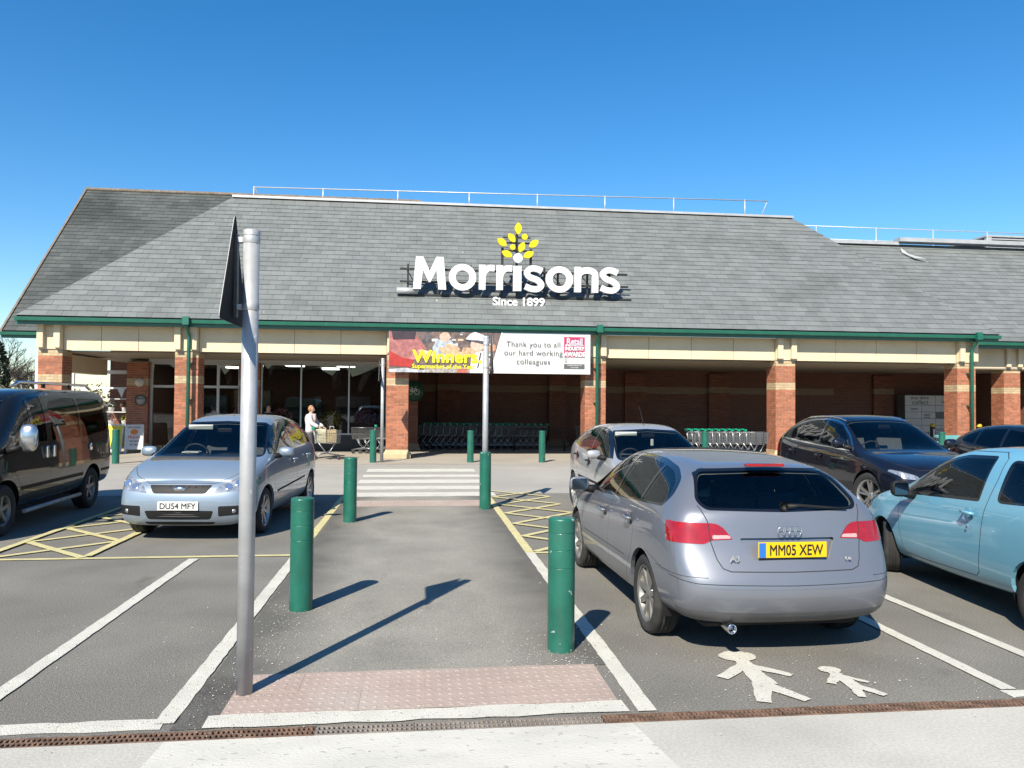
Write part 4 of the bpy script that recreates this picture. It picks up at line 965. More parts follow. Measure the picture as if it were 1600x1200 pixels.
    MB().box(S['ra']-.55, S['fa']+.5, -W+.32, W-.32, S.get('fz', .2), S.get('fz', .2)+.05).build('floor_pan', M_trim, root)
    # wheels
    for ax_, sgn in ((S['fa'], 1), (S['fa'], -1), (S['ra'], 1), (S['ra'], -1)):
        wheel(root, (ax_, sgn*(W-.02-S['tw']/2-S.get('track_in', 0)), S['wr']), S['wr'], S['tw'], S['rim'], S['spokes'], S['rimmat'], sgn, S.get('steer', 0) if ax_ == S['fa'] else 0)
    # cabin
    c = S.get('cabin')
    if c:
        xf, xr, zs, rows = c['dash'], c['rear'], c['z'], c['rows']
        MB().bbox(xr, xf+.3, -W+.18, W-.18, .25, .34, .02).build('cabin_floor', M_cabin, root)
        d = MB(); d.bbox(xf-.16, xf+.55, -W+.2, W-.2, .55, c['dz'], .05); d.build('dashboard', M_cabin, root)
        for rx in rows:
            for sy in (-.36, .36) if rx == rows[0] else (-.38, 0, .38):
                hw_ = .24 if rx == rows[0] else .19
                s = MB(); s.bbox(rx-.02, rx+.5, sy-hw_, sy+hw_, zs-.16, zs, .05)
                s.prism([(rx+.04, sy-hw_, zs-.02), (rx+.12, sy-hw_, zs), (rx-.08, sy-hw_*.9, zs+.58), (rx-.16, sy-hw_*.9, zs+.56)], (0, hw_*1.9, 0))
                s.bbox(rx-.2, rx-.1, sy-.12, sy+.12, zs+.62, zs+.8, .04); s.tube([(rx-.14, sy-.05, zs+.55), (rx-.15, sy-.05, zs+.65)], .008, 5); s.tube([(rx-.14, sy+.05, zs+.55), (rx-.15, sy+.05, zs+.65)], .008, 5)
                s.build('seat', M_seat, root, fix=True)
        st = MB(); pts = []
        for k in range(21): a = 2*math.pi*k/20; pts.append((xf-.28+.08*math.sin(a), -.36+.18*math.cos(a), c['dz']-.02+.165*math.sin(a)))
        st.tube(pts, .014, 6, cap=False); st.tube([(xf-.28, -.36, c['dz']-.02), (xf-.05, -.36, c['dz']-.1)], .025, 6); st.box(xf-.30, xf-.26, -.53, -.19, c['dz']-.045, c['dz']+.005); st.build('steering_wheel', M_cabin, root)
        mb_ = MB(); mb_.bbox(c['mx'], c['mx']+.03, -.11, .11, c['mz'], c['mz']+.065, .012); mb_.build('interior_mirror', M_trim, root)
    # door mirrors
    for (mx, my, mz, sx_, sy_, sz_) in S.get('mirrors', ()):
        for sgn in (1, -1):
            bmx = bmesh.new(); bmesh.ops.create_uvsphere(bmx, u_segments=20, v_segments=12, radius=1)
            for v in bmx.verts:
                x, y, z = v.co; k = (abs(y)**3+abs(z)**3)**(1/3) if True else 1; f = 1/max(.35, k)*(abs(y*y+z*z)**.5) if k > 0 else 1
                v.co = (mx+sx_*max(-.35, x), sgn*(my+sy_*y*min(f, 1.25)), mz+sz_*z*min(f, 1.25))
            me = bpy.data.meshes.new('mirror'); bmx.to_mesh(me); bmx.free(); me.polygons.foreach_set('use_smooth', [True]*len(me.polygons))
            if sgn < 0: me.flip_normals()
            mo = link('door_mirror', me, S.get('mirmat', S['paint']), root)
            MB().cbox((mx-.36*sx_-.003, sgn*my, mz), (.006, sy_*1.5, sz_*1.45)).build('mirror_glass', M_mirg, mo)
            MB().tube([(mx+.02, sgn*(my-sy_*.5), mz-sz_*.6), (mx+.06, sgn*(my-sy_-.12), mz-sz_*.9)], [.035, .05], 8).build('mirror_stalk', M_trim, mo)
    return root
def plate(root, x, z, txt, mat, facing, w=.52, h=.112, blue=False, tilt=0.):
    """number plate; facing +1 = front of the car"""
    p = MB().bbox(-w/2, w/2, -.006, .006, -h/2, h/2, .004).build('number_plate', mat, root, loc=(x, 0, z), rot=(tilt, 0, R(90) if facing > 0 else R(-90)))
    off = .055 if blue else 0
    if blue: MB().box(-w/2+.004, -w/2+.055, -.0082, -.006, -h/2+.004, h/2-.004).build('euro_band', M_plate_b, p)
    me = text_mesh(txt, 1., bold=.018, xs=1.); co = [v.co.x for v in me.vertices]; s = (w-off-.06)/(max(co)-min(co)); c0 = (max(co)+min(co))/2
    cy = [v.co.y for v in me.vertices]; sy = .078/(max(cy)-min(cy)); y0 = min(cy)
    for v in me.vertices: v.co = ((v.co.x-c0)*s+off/2, -.0078-v.co.z*.3, (v.co.y-y0)*sy-.039)
    link('plate_characters', me, M_ink, p)
    return p
def handle(root, x, y, z, mat, L=.2, rz=0):
    for s in (1, -1):
        b = MB(); b.tube([(x-L/2, s*(y-.005), z), (x-L*.4, s*(y+.028), z+.004), (x, s*(y+.036), z+.006), (x+L*.4, s*(y+.028), z+.006), (x+L/2, s*(y-.005), z+.004)], [.012, .015, .016, .015, .012], 8)
        b.build('door_handle', mat, root)
        b = MB(); b.lathe([(.0001, 0), (.05, .004), (.06, 0)], 14, axis='y', o=(x, s*(y-.006), z-.005)); b.build('handle_recess', mat, root)

def lamp_bits(root, kind, spots):
    """round reflectors set just proud of a lamp lens; spots: (y, z, radius, material) in the car's own frame"""
    for ch in [c for c in root.children if c.name.split('.')[0] == kind]:
        sgn = 1 if sum(v.co.y for v in ch.data.vertices) > 0 else -1
        for (y, z, r_, m_) in spots:
            v = min(ch.data.vertices, key=lambda q: (abs(q.co.y)-y)**2+(q.co.z-z)**2); p = ch.data.polygons; n = Vector(v.normal)
            if kind == 'tail_light' and n.x > 0 or kind == 'headlight' and n.x < 0: n = -n
            b = MB(); b.lathe([(r_, -.004), (r_, .0015), (r_*.8, .003), (r_*.55, .0012), (.0001, .0035)], 20); o = b.build('lamp_reflector', m_, ch, loc=v.co+n*.0015); o.rotation_euler = n.to_track_quat('Z', 'Y').to_euler()
# ---- silver-blue five-door hatchback seen from behind
M_bulb = pm('lamp_bulb', (.75, .77, .8), .12, metal=.92, var=0)
def car_a3():
    P_ = paint('paint_silver_blue', (.205, .222, .262), .4, .4)
    glass_y = [(.95, .93), (.45, 1.27), (.12, 1.365), (-.35, 1.385), (-.9, 1.37), (-1.3, 1.325), (-1.54, 1.25), (-1.63, 1.14), (-1.58, 1.05, .04), (-.6, .995), (.3, .945)]
    outer = rpoly(glass_y, .09, 5)
    w1 = rpoly([(.76, .965, .02), (.40, 1.235), (.14, 1.33), (-.16, 1.35, .02), (-.16, .99, .02)], .05, 3)
    w2 = rpoly([(-.21, .992, .02), (-.21, 1.352, .02), (-.60, 1.35), (-.98, 1.33, .03), (-.98, 1.035, .02)], .04, 3)
    w3 = rpoly([(-1.03, 1.037, .02), (-1.03, 1.325, .03), (-1.28, 1.295), (-1.5, 1.22), (-1.58, 1.12), (-1.53, 1.065, .03)], .05, 3)
    rw = rpoly([(-.1, 1.045), (.585, 1.06, .1), (.635, 1.12, .06), (.545, 1.335, .05), (-.1, 1.352)], .05, 5)
    rwi = rpoly([(-.1, 1.066), (.565, 1.08, .1), (.612, 1.13, .06), (.528, 1.317, .05), (-.1, 1.334)], .05, 5)
    ws = rpoly([(-.1, .97), (.66, .955, .08), (.53, 1.36, .06), (-.1, 1.395)], .05, 4); wsi = inset(ws, .02)
    tl = rpoly([(.415, .86, .01), (.57, .852, .02), (.62, .825, .02), (.93, .83, .02), (.93, .972, .03), (.50, .972, .07)], .03, 4)
    tlc = rpoly([(.425, .866, .01), (.56, .86, .01), (.56, .888, .01), (.44, .888, .01)], .01, 2)
    door1 = [(.95, .96), (.93, .5), (.86, .28), (-.18, .28), (-.18, 1.0)]; door2 = [(-.19, 1.0), (-.19, .28), (-.72, .28), (-.84, .42), (-1.0, .62), (-1.02, .95), (-1.0, 1.05)]
    lines = strip_polys([(.95, .95), (.93, .5), (.86, .27)], .009)+strip_polys([(-.185, .96), (-.185, .27)], .009)+strip_polys([(-1.0, 1.03), (-1.02, .82), (-.98, .6), (-.8, .40), (-.72, .28)], .009)+strip_polys([(.88, .285), (-.74, .285)], .008)
    rub = strip_polys([(.86, .505), (-.76, .525)], .012)
    gate = strip_polys([(.63, 1.09), (.585, .985), (.575, .84), (.545, .72), (.515, .665), (.46, .645), (-.05, .64)], .011)
    bump = strip_polys([(.93, .62), (.80, .575), (.70, .56), (-.05, .55)], .009)
    low = [(-.1, .2), (.95, .2), (.95, .385), (.75, .36), (-.1, .345)]
    nook = rpoly([(-.1, .722), (.295, .722, .02), (.365, .868, .02), (-.1, .868)], .02, 3)
    hl = rpoly([(.48, .60), (.85, .66), (.82, .78), (.52, .70)], .05, 4)
    S = dict(name='parked_car', label='silver-blue five-door hatchback seen from behind, with yellow rear number plate', cat='car', group='parked cars', loc=(2.45, 6.88, 0), rz=R(90.5), hw=.8825, paint=P_,
        st=[1.95, 1.7, 1.3, 1.0, .72, .38, .05, -.4, -.85, -1.25, -1.5, -1.62, -1.78],
        top=[(2.05, .72), (1.7, .85), (1.3, .93), (1.0, .985), (.72, 1.14), (.38, 1.335), (.05, 1.425), (-.4, 1.44), (-.85, 1.432), (-1.25, 1.40), (-1.5, 1.375), (-1.62, 1.345), (-1.78, 1.20)],
        belt=[(2.05, .68), (1.7, .79), (1.3, .865), (1.0, .91), (.38, .94), (-.4, .98), (-1.25, 1.03), (-1.62, 1.06), (-1.8, 1.05)],
        plan=[(2.05, .74), (1.95, .79), (1.7, .855), (1.3, .885), (.4, .885), (-.4, .885), (-1.25, .89), (-1.5, .885), (-1.78, .86)],
        rail=[(2.05, .52), (1.7, .62), (1.3, .67), (1.0, .70), (.72, .675), (.38, .625), (.05, .595), (-.4, .585), (-.85, .58), (-1.25, .575), (-1.5, .565), (-1.62, .58), (-1.78, .63)],
        bot=[(2.05, .2), (1.3, .19), (0, .19), (-1.3, .21), (-1.8, .26)], rf=[(2.05, .7), (1.0, .75), (.72, .86), (.38, .93), (-1.5, .93), (-1.78, .82)],
        front=[(1.98, 0, .2), (1.98, .6, .2), (2.06, .70, .28), (2.10, .72, .45), (2.08, .70, .6), (2.03, .64, .68), (2.02, .5, .71), (2.03, .3, .725), (2.05, 0, .73)], fb=[0, .06, .09, .1, .1, .09, .07, .05, 0],
        rear=[(-1.9, 0, .24), (-1.9, .66, .24), (-2.03, .80, .30), (-2.10, .825, .54), (-1.965, .815, .74), (-1.925, .775, 1.0), (-1.90, .68, 1.06), (-1.92, .44, 1.07), (-1.94, 0, 1.07)], rb=[0, .08, .1, .11, .085, .07, .06, .04, 0],
        fa=1.289, ra=-1.289, wr=.315, tw=.205, rim=.222, arch=.36, spokes=(9, .035, .05, 0), rimmat=M_alloyd, xrear=-1.3, xfront=.3,
        regions=[('door', [door1], 'side', 'panel'), ('rear_door', [door2], 'side', 'panel'), ('window_trim', [outer], 'side', 'frit'), ('side_window#1', [w1], 'side', 'glass'), ('side_window#2', [w2], 'side', 'glass'), ('side_window#3', [w3], 'side', 'glass'),
            ('tailgate', [[(-.1, .64), (.46, .645), (.515, .665), (.545, .72), (.575, .84), (.585, .985), (.64, 1.09), (.55, 1.1), (-.1, 1.1)]], 'rear', 'panel'),
            ('lower_valance', [low], 'rear', 'black'), ('plate_recess', [nook], 'rear', 'recess'),
            ('rear_window_trim', [rw], 'rear', 'frit'), ('rear_window', [rwi], 'rear', 'glass'), ('windscreen_trim', [ws], 'front', 'frit'), ('windscreen', [wsi], 'front', 'glass'),
            ('tail_light', [tl], 'rear', 'lamp'), ('reversing_lamp', [tlc], 'rear', 'lamp'), ('headlight', [hl], 'front', 'lamp'),
            ('seam#1', lines, 'side', 'seam'), ('seam#2', rub, 'side', 'seam'), ('seam#3', gate, 'rear', 'seam'), ('seam#4', bump, 'rear', 'seam'), ('seam#5', strip_polys([(-1.72, .62), (-1.4, .68)], .007)+strip_polys([(-2.1, .60), (-1.62, .62)], .007), 'side', 'seam')],
        mat={}, mats={'tail_light': M_red_l, 'reversing_lamp': M_pink_l, 'lower_valance': pm('valance_grey', (.12, .12, .125), .45, var=.15)}, paired=('tail_light', 'reversing_lamp', 'headlight'),
        cabin=dict(dash=.72, rear=-1.6, z=.5, rows=(-.05, -.95), dz=.93, mx=.32, mz=1.22), mirrors=[(.62, .985, 1.0, .06, .105, .075)])
    r = build_car(S)
    handle(r, .0, .888, .82, P_, .19); handle(r, -.9, .89, .87, P_, .19)
    plate(r, -2.092, .795, 'MM05 XEW', M_plate_y, -1, blue=True)
    # badge of four rings, model figures, wiper, exhaust, high brake light, spoiler lip
    b = MB()
    for k in range(4):
        yy = .063-k*.042; b.tube([(-2.05, yy+.029*math.cos(t), .925+.029*math.sin(t)) for t in [i*math.pi/10 for i in range(21)]], .003, 6, cap=False)
    b.build('ring_badge', M_chrome, r)
    for tx, yy, s_ in (('A3', .43, .062), ('1.6', -.43, .042)): text('badge_lettering', tx, s_, M_chrome, r, (-2.085, yy, .715), (R(90), 0, R(-90)), ext=.003)
    b = MB(); b.tube([(-1.965, -.02, 1.09), (-1.963, -.12, 1.095), (-1.957, -.32, 1.08), (-1.945, -.5, 1.068)], [.022, .014, .011, .008], 6); b.lathe([(.0001, .03), (.03, .025), (.035, 0)], 14, axis='x', o=(-1.97, 0, 1.09)); b.build('wiper', M_trim, r)
    MB().bbox(-1.66, -1.60, -.155, .155, 1.358, 1.380, .006).build('brake_light', M_red_l, r)
    e = MB(); e.lathe([(.032, .1), (.036, -.06), (.032, -.065), (.028, -.06), (.028, .1)], 20, axis='x', o=(-2.02, .45, .235)); e.lathe([(.028, 0), (.0001, 0)], 20, axis='x', o=(-1.98, .45, .235)); e.build('exhaust', M_chrome, r)
    MB().bbox(-1.9, -1.3, -.6, .6, .2, .26, .03).build('rear_silencer', M_trim, r)
    # CD hung in the rear window, child seat screen
    MB().bbox(-1.1, -1.05, .22, .42, 1.0, 1.22, .03).build('window_blind', pm('pale_cloth', (.5, .6, .55), .8, var=.1), r)
    return r
car_a3()
# ---- pale silver-blue people carrier facing the camera
def car_cmax():
    P_ = paint('paint_ice_blue', (.30, .38, .47), .38, .38)
    out_ = rpoly([(.98, 1.065), (.62, 1.31), (.3, 1.455), (-.1, 1.54), (-.6, 1.555), (-1.15, 1.52), (-1.5, 1.40), (-1.68, 1.22), (-1.6, 1.14, .03), (-.5, 1.10), (.4, 1.075)], .08, 4)
    w1 = rpoly([(.62, 1.10, .02), (.52, 1.30), (.28, 1.43), (-.28, 1.515, .02), (-.28, 1.11, .02)], .04, 3); w2 = rpoly([(-.35, 1.112, .02), (-.35, 1.52, .02), (-.7, 1.525), (-1.12, 1.49, .03), (-1.12, 1.13, .02)], .04, 3); w3 = rpoly([(-1.18, 1.135, .02), (-1.18, 1.48, .03), (-1.45, 1.39), (-1.62, 1.22), (-1.55, 1.16, .03)], .04, 3); w0 = rpoly([(.9, 1.09, .02), (.67, 1.27, .02), (.67, 1.1, .02)], .02, 2)
    ws = rpoly([(-.1, 1.045), (.79, 1.045, .06), (.615, 1.51, .06), (-.1, 1.535)], .05, 4); wsi = inset(ws, .022)
    hl = rpoly([(.42, .635, .02), (.87, .675, .04), (.93, .745, .03), (.84, .835, .05), (.70, .825, .05), (.5, .73)], .04, 4)
    gr = rpoly([(-.1, .63), (.335, .63, .03), (.405, .735, .02), (-.1, .742)], .02, 3); lg = rpoly([(-.1, .295), (.40, .298, .03), (.445, .41, .03), (-.1, .42)], .02, 3); fg = rpoly([(.50, .335, .02), (.80, .36, .03), (.86, .475, .03), (.50, .47, .02)], .02, 3); ch = rpoly([(-.1, .222), (.42, .225, .03), (.46, .262, .02), (-.1, .268)], .02, 2)
    bon = strip_polys([(-.05, .757), (.42, .752), (.62, .835), (.76, .93)], .009)
    lines = strip_polys([(.98, 1.06), (.97, .6), (.84, .3)], .009)+strip_polys([(-.315, 1.1), (-.315, .3)], .009)+strip_polys([(-1.15, 1.13), (-1.18, .9), (-1.05, .66), (-.85, .42), (-.8, .3)], .009)+strip_polys([(.86, .305), (-.8, .305)], .009)
    rub = strip_polys([(.83, .535), (-.82, .60)], .03)
    S = dict(name='parked_car', label='pale silver-blue people carrier facing the camera behind the tall sign post', cat='car', group='parked cars', loc=(-2.61, 11.7, 0), rz=R(-95.5), hw=.9125, paint=P_,
        st=[1.98, 1.75, 1.4, 1.12, .75, .32, 0, -.45, -.95, -1.4, -1.66, -1.82],
        top=[(2.05, .79), (1.75, .945), (1.4, 1.02), (1.12, 1.07), (.75, 1.285), (.32, 1.55), (0, 1.62), (-.45, 1.64), (-.95, 1.62), (-1.4, 1.57), (-1.66, 1.48), (-1.82, 1.28)],
        belt=[(2.05, .76), (1.75, .90), (1.4, .985), (1.0, 1.03), (.5, 1.065), (-.5, 1.09), (-1.5, 1.125), (-1.82, 1.12)],
        plan=[(2.05, .78), (1.98, .82), (1.75, .885), (1.4, .915), (0, .918), (-1.4, .915), (-1.66, .895), (-1.82, .87)],
        rail=[(2.05, .56), (1.75, .66), (1.4, .73), (1.12, .76), (.75, .735), (.32, .665), (0, .645), (-.45, .635), (-.95, .625), (-1.4, .61), (-1.66, .61), (-1.82, .66)],
        bot=[(2.05, .2), (0, .2), (-1.9, .28)], rf=[(2.05, .6), (1.12, .6), (.75, .85), (.32, .93), (-1.66, .93), (-1.82, .85)],
        front=[(2.0, 0, .2), (2.0, .66, .2), (2.06, .76, .26), (2.09, .78, .45), (2.06, .76, .64), (1.99, .69, .735), (1.97, .55, .765), (1.98, .34, .775), (2.0, 0, .78)], fb=[0, .05, .08, .09, .1, .11, .1, .07, 0],
        rear=[(-1.95, 0, .3), (-1.95, .7, .3), (-2.03, .80, .36), (-2.05, .81, .6), (-2.0, .80, .88), (-1.97, .77, 1.06), (-1.94, .68, 1.13), (-1.96, .4, 1.14), (-1.97, 0, 1.14)], rb=[0, .08, .1, .1, .08, .07, .06, .04, 0],
        fa=1.32, ra=-1.32, wr=.315, tw=.205, rim=.215, arch=.365, spokes=(7, .04, .05, 0), rimmat=M_alloy, xrear=-1.3, xfront=.25,
        regions=[('door', [[(.97, 1.08), (.97, .6), (.84, .3), (-.31, .3), (-.31, 1.12)]], 'side', 'panel'), ('rear_door', [[(-.32, 1.12), (-.32, .3), (-.8, .3), (-.85, .42), (-1.05, .66), (-1.18, .9), (-1.15, 1.14)]], 'side', 'panel'), ('window_trim', [out_], 'side', 'frit'), ('quarter_light', [w0], 'side', 'glass'), ('side_window#1', [w1], 'side', 'glass'), ('side_window#2', [w2], 'side', 'glass'), ('side_window#3', [w3], 'side', 'glass'),
            ('windscreen_trim', [ws], 'front', 'frit'), ('windscreen', [wsi], 'front', 'glass'), ('grille', [gr], 'front', 'black'), ('lower_grille', [lg], 'front', 'black'), ('fog_lamp_recess', [fg], 'front', 'black'), ('chin_slot', [ch], 'front', 'black'), ('headlight', [hl], 'front', 'lamp'), ('tail_light', [rpoly([(.60, .8), (.9, .8), (.9, 1.1), (.70, 1.35), (.62, 1.35), (.68, 1.05)], .03, 3)], 'rear', 'lamp'),
            ('rear_window', [rpoly([(-.1, 1.16), (.56, 1.16), (.5, 1.48), (-.1, 1.5)], .04, 3)], 'rear', 'glass'),
            ('seam#1', lines, 'side', 'seam'), ('seam#2', rub, 'side', 'seam'), ('seam#3', bon, 'front', 'seam')],
        mat={}, mats={'tail_light': M_red_l}, paired=('headlight', 'tail_light', 'fog_lamp_recess'),
        cabin=dict(dash=.85, rear=-1.7, z=.6, rows=(0, -.95), dz=1.05, mx=.42, mz=1.36), mirrors=[(.72, 1.0, 1.09, .07, .115, .075)])
    r = build_car(S)
    handle(r, -.12, .915, .93, P_, .19); handle(r, -.98, .915, .95, P_, .19)
    lamp_bits(r, 'headlight', [(.60, .715, .05, M_bulb), (.73, .745, .055, M_bulb), (.83, .765, .03, M_bulb)])
    plate(r, 2.172, .475, 'DU54 MFY', M_plate_w, 1)
    # oval badge, grille mesh bars, fog lamps, bonnet jets, aerial, wipers
    b = MB(); b.lathe([(.0001, .012), (.05, .010), (.062, 0)], 24, axis='x'); o = b.build('oval_badge', M_chrome, r, loc=(2.133, 0, .69)); o.scale = (1, 1.25, .55)
    for z in (.335, .36, .385): MB().tube([(2.115, -.40, z), (2.145, -.2, z), (2.155, 0, z), (2.145, .2, z), (2.115, .40, z)], .006, 6).build('grille_bar', M_steelw, r)
    for k in range(9): MB().tube([(2.088+.045*(1-(abs(k-4)/4.)**2), -.33+.0825*k-.05, .64), (2.072+.045*(1-(abs(k-4)/4.)**2), -.33+.0825*k+.05, .73)], .003, 5).build('grille_bar', M_steelw, r)
    for s in (-1, 1):
        MB().lathe([(.0001, .02), (.03, .012), (.036, 0)], 16, axis='x', o=(2.075, s*.68, .405)).build('fog_lamp', M_lens, r)
        MB().lathe([(.0001, .006), (.012, .004), (.014, 0)], 10, o=(1.3, s*.3, 1.028)).build('washer_jet', M_trim, r)
    MB().tube([(.05, 0, 1.61), (-.12, 0, 1.76)], .006, 6).build('aerial', M_trim, r)
    for y0, y1 in ((-.62, -.02), (-.02, .58)): MB().tube([(1.10, y0, 1.06), (1.02, (y0+y1)/2, 1.085), (1.06, y1, 1.075)], .009, 6).build('wiper', M_trim, r)
    MB().bbox(.40, .43, -.55, -.18, 1.40, 1.475, .012).build('sun_visor', pm('visor', (.5, .52, .5), .7, var=.05), r)
    MB().bbox(.78, .95, -.45, -.2, 1.06, 1.10, .02).build('dashboard_paper', pm('paper', (.7, .7, .68), .7, var=.05), r)
    return r
car_cmax()
# ---- black van at the left edge
def car_van():
    P_ = paint('paint_black_van', (.008, .0085, .009), 0., .4, dirt=.012, spec=.1)
    w1 = rpoly([(.62, 1.22, .03), (.62, 1.86, .04), (.24, 1.885, .04), (.22, 1.22, .03)], .03, 3); wq = rpoly([(1.30, 1.32, .03), (.70, 1.84, .03), (.68, 1.22, .03)], .03, 3); w2 = rpoly([(.06, 1.22, .05), (.06, 1.80, .12), (-.5, 1.86, .05), (-.98, 1.86, .05), (-.98, 1.22, .05)], .06, 4); w3 = rpoly([(-1.06, 1.22, .05), (-1.06, 1.86, .05), (-2.02, 1.84, .08), (-2.16, 1.3, .08)], .06, 4)
    ws = rpoly([(-.1, 1.235), (.82, 1.225, .06), (.70, 1.86, .06), (-.1, 1.90)], .05, 4); wsi = inset(ws, .025)
    lines = strip_polys([(1.33, 1.32), (1.25, .85), (1.02, .62), (.95, .3)], .01)+strip_polys([(.16, 1.93), (.15, .3)], .012)+strip_polys([(-1.02, 1.93), (-1.02, .75), (-.98, .5)], .01)+strip_polys([(.95, .32), (-.95, .36)], .01)+strip_polys([(-1.02, 1.13), (-2.1, 1.13)], .014)
    rub = strip_polys([(1.05, .60), (-1.05, .62)], .055)+strip_polys([(-1.85, .62), (-2.3, .62)], .05)
    S = dict(name='parked_van', label='black panel van with chrome door mirrors and roof bars at the left edge', cat='van', loc=(-5.91, 11.66, 0), rz=R(-89.2), hw=.985, paint=P_, lin=.75, fz=.3,
        st=[2.22, 2.0, 1.72, 1.32, .98, .62, .1, -.6, -1.4, -2.1, -2.3],
        top=[(2.25, 1.02), (2.0, 1.15), (1.72, 1.26), (1.32, 1.60), (.98, 1.90), (.62, 1.985), (.1, 2.01), (-1.4, 2.01), (-2.1, 2.01), (-2.3, 2.0)], belt=[(2.25, .97), (2.0, 1.08), (1.72, 1.17), (1.3, 1.20), (-2.3, 1.20)],
        plan=[(2.25, .86), (2.0, .95), (1.72, .975), (1.3, .99), (-2.0, .99), (-2.25, .97)], rail=[(2.25, .62), (1.72, .80), (1.32, .85), (.98, .86), (.62, .87), (-2.0, .87), (-2.3, .865)], bot=[(2.25, .26), (0, .27), (-2.3, .36)], rf=[(2.25, .6), (1.72, .5), (1.32, .85), (.98, .95), (.62, .985), (-2.3, .985)], bw=[(2.3, .94), (1.3, .975), (-2.3, .975)], sh=.2,
        front=[(2.28, 0, .27), (2.28, .72, .27), (2.33, .83, .34), (2.36, .85, .55), (2.33, .84, .8), (2.27, .78, .93), (2.24, .62, 1.0), (2.26, .38, 1.02), (2.28, 0, 1.03)], fb=[0, .05, .07, .07, .07, .06, .06, .05, 0],
        rear=[(-2.28, 0, .38), (-2.28, .78, .38), (-2.36, .92, .46), (-2.37, .95, .8), (-2.36, .95, 1.05), (-2.35, .93, 1.22), (-2.34, .865, 1.955), (-2.33, .5, 1.985), (-2.33, 0, 1.99)], rb=[0, .02, .03, .03, .03, .03, .03, .02, 0],
        fa=1.465, ra=-1.465, wr=.345, tw=.215, rim=.2, arch=.41, spokes=(5, .06, .05, 0), rimmat=M_alloyd, xrear=-2.0, xfront=.6, lv=2,
        regions=[('door', [[(1.30, 1.25), (1.25, .85), (1.02, .62), (.95, .3), (.16, .3), (.16, 1.25)]], 'side', 'panel'), ('sliding_door', [[(.15, 1.25), (.15, .3), (-.95, .36), (-1.02, .75), (-1.02, 1.25)]], 'side', 'panel'), ('side_window#1', [w1], 'side', 'glass'), ('quarter_light', [wq], 'side', 'glass'), ('side_window#2', [w2], 'side', 'glass'), ('side_window#3', [w3], 'side', 'glass'), ('windscreen_trim', [ws], 'front', 'frit'), ('windscreen', [wsi], 'front', 'glass'),
            ('headlight', [rpoly([(.5, .72), (.88, .76), (.86, 1.0), (.6, .9)], .04, 3)], 'front', 'lamp'), ('grille', [rpoly([(-.1, .68), (.45, .68), (.5, .9), (-.1, .95)], .03, 3)], 'front', 'black'), ('bumper', [[(-.1, .2), (1, .2), (1, .6), (-.1, .6)]], 'front', 'black'), ('tail_light', [rpoly([(.80, .85), (1.0, .85), (.96, 1.3), (.80, 1.3)], .03, 3)], 'rear', 'lamp'),
            ('seam#1', lines, 'side', 'seam'), ('side_moulding', rub, 'side', 'black')],
        mat={}, mats={'side_window#2': M_glassx, 'side_window#3': M_glassx, 'tail_light': M_red_l}, paired=('headlight', 'tail_light'), cabin=dict(dash=1.25, rear=-2.2, z=.85, rows=(.45, -.5), dz=1.2, mx=.95, mz=1.68), mirrors=[(1.36, 1.2, 1.31, .08, .12, .19)], mirmat=M_chr2)
    r = build_car(S)
    for x in (.30, .07):
        for s in (-1, 1): MB().bbox(x-.03, x+.03, s*.985-.02, s*.985+.03, .97, 1.15, .015).build('door_handle', M_chrome, r); 
    for s in (-1, 1):
        MB().lathe([(.0001, .012*s), (.055, .01*s), (.065, 0)], 18, axis='y', o=(-1.36, s*.985, 1.045)).build('filler_cap' if s > 0 else 'side_marker', M_chrome, r)
        MB().tube([(.95, s*.98, .27), (-.95, s*.98, .29)], .03, 10).build('side_step', M_galv, r)
        MB().tube([(.75, s*.70, 2.03), (.6, s*.70, 2.085), (-1.8, s*.70, 2.085), (-2.0, s*.70, 2.02)], .022, 8).build('roof_bar', M_chrome, r)
        for x in (-.2, -1.1): MB().cbox((x, s*.70, 2.045), (.06, .04, .07)).build('bar_foot', M_trim, r)
    return r
car_van()
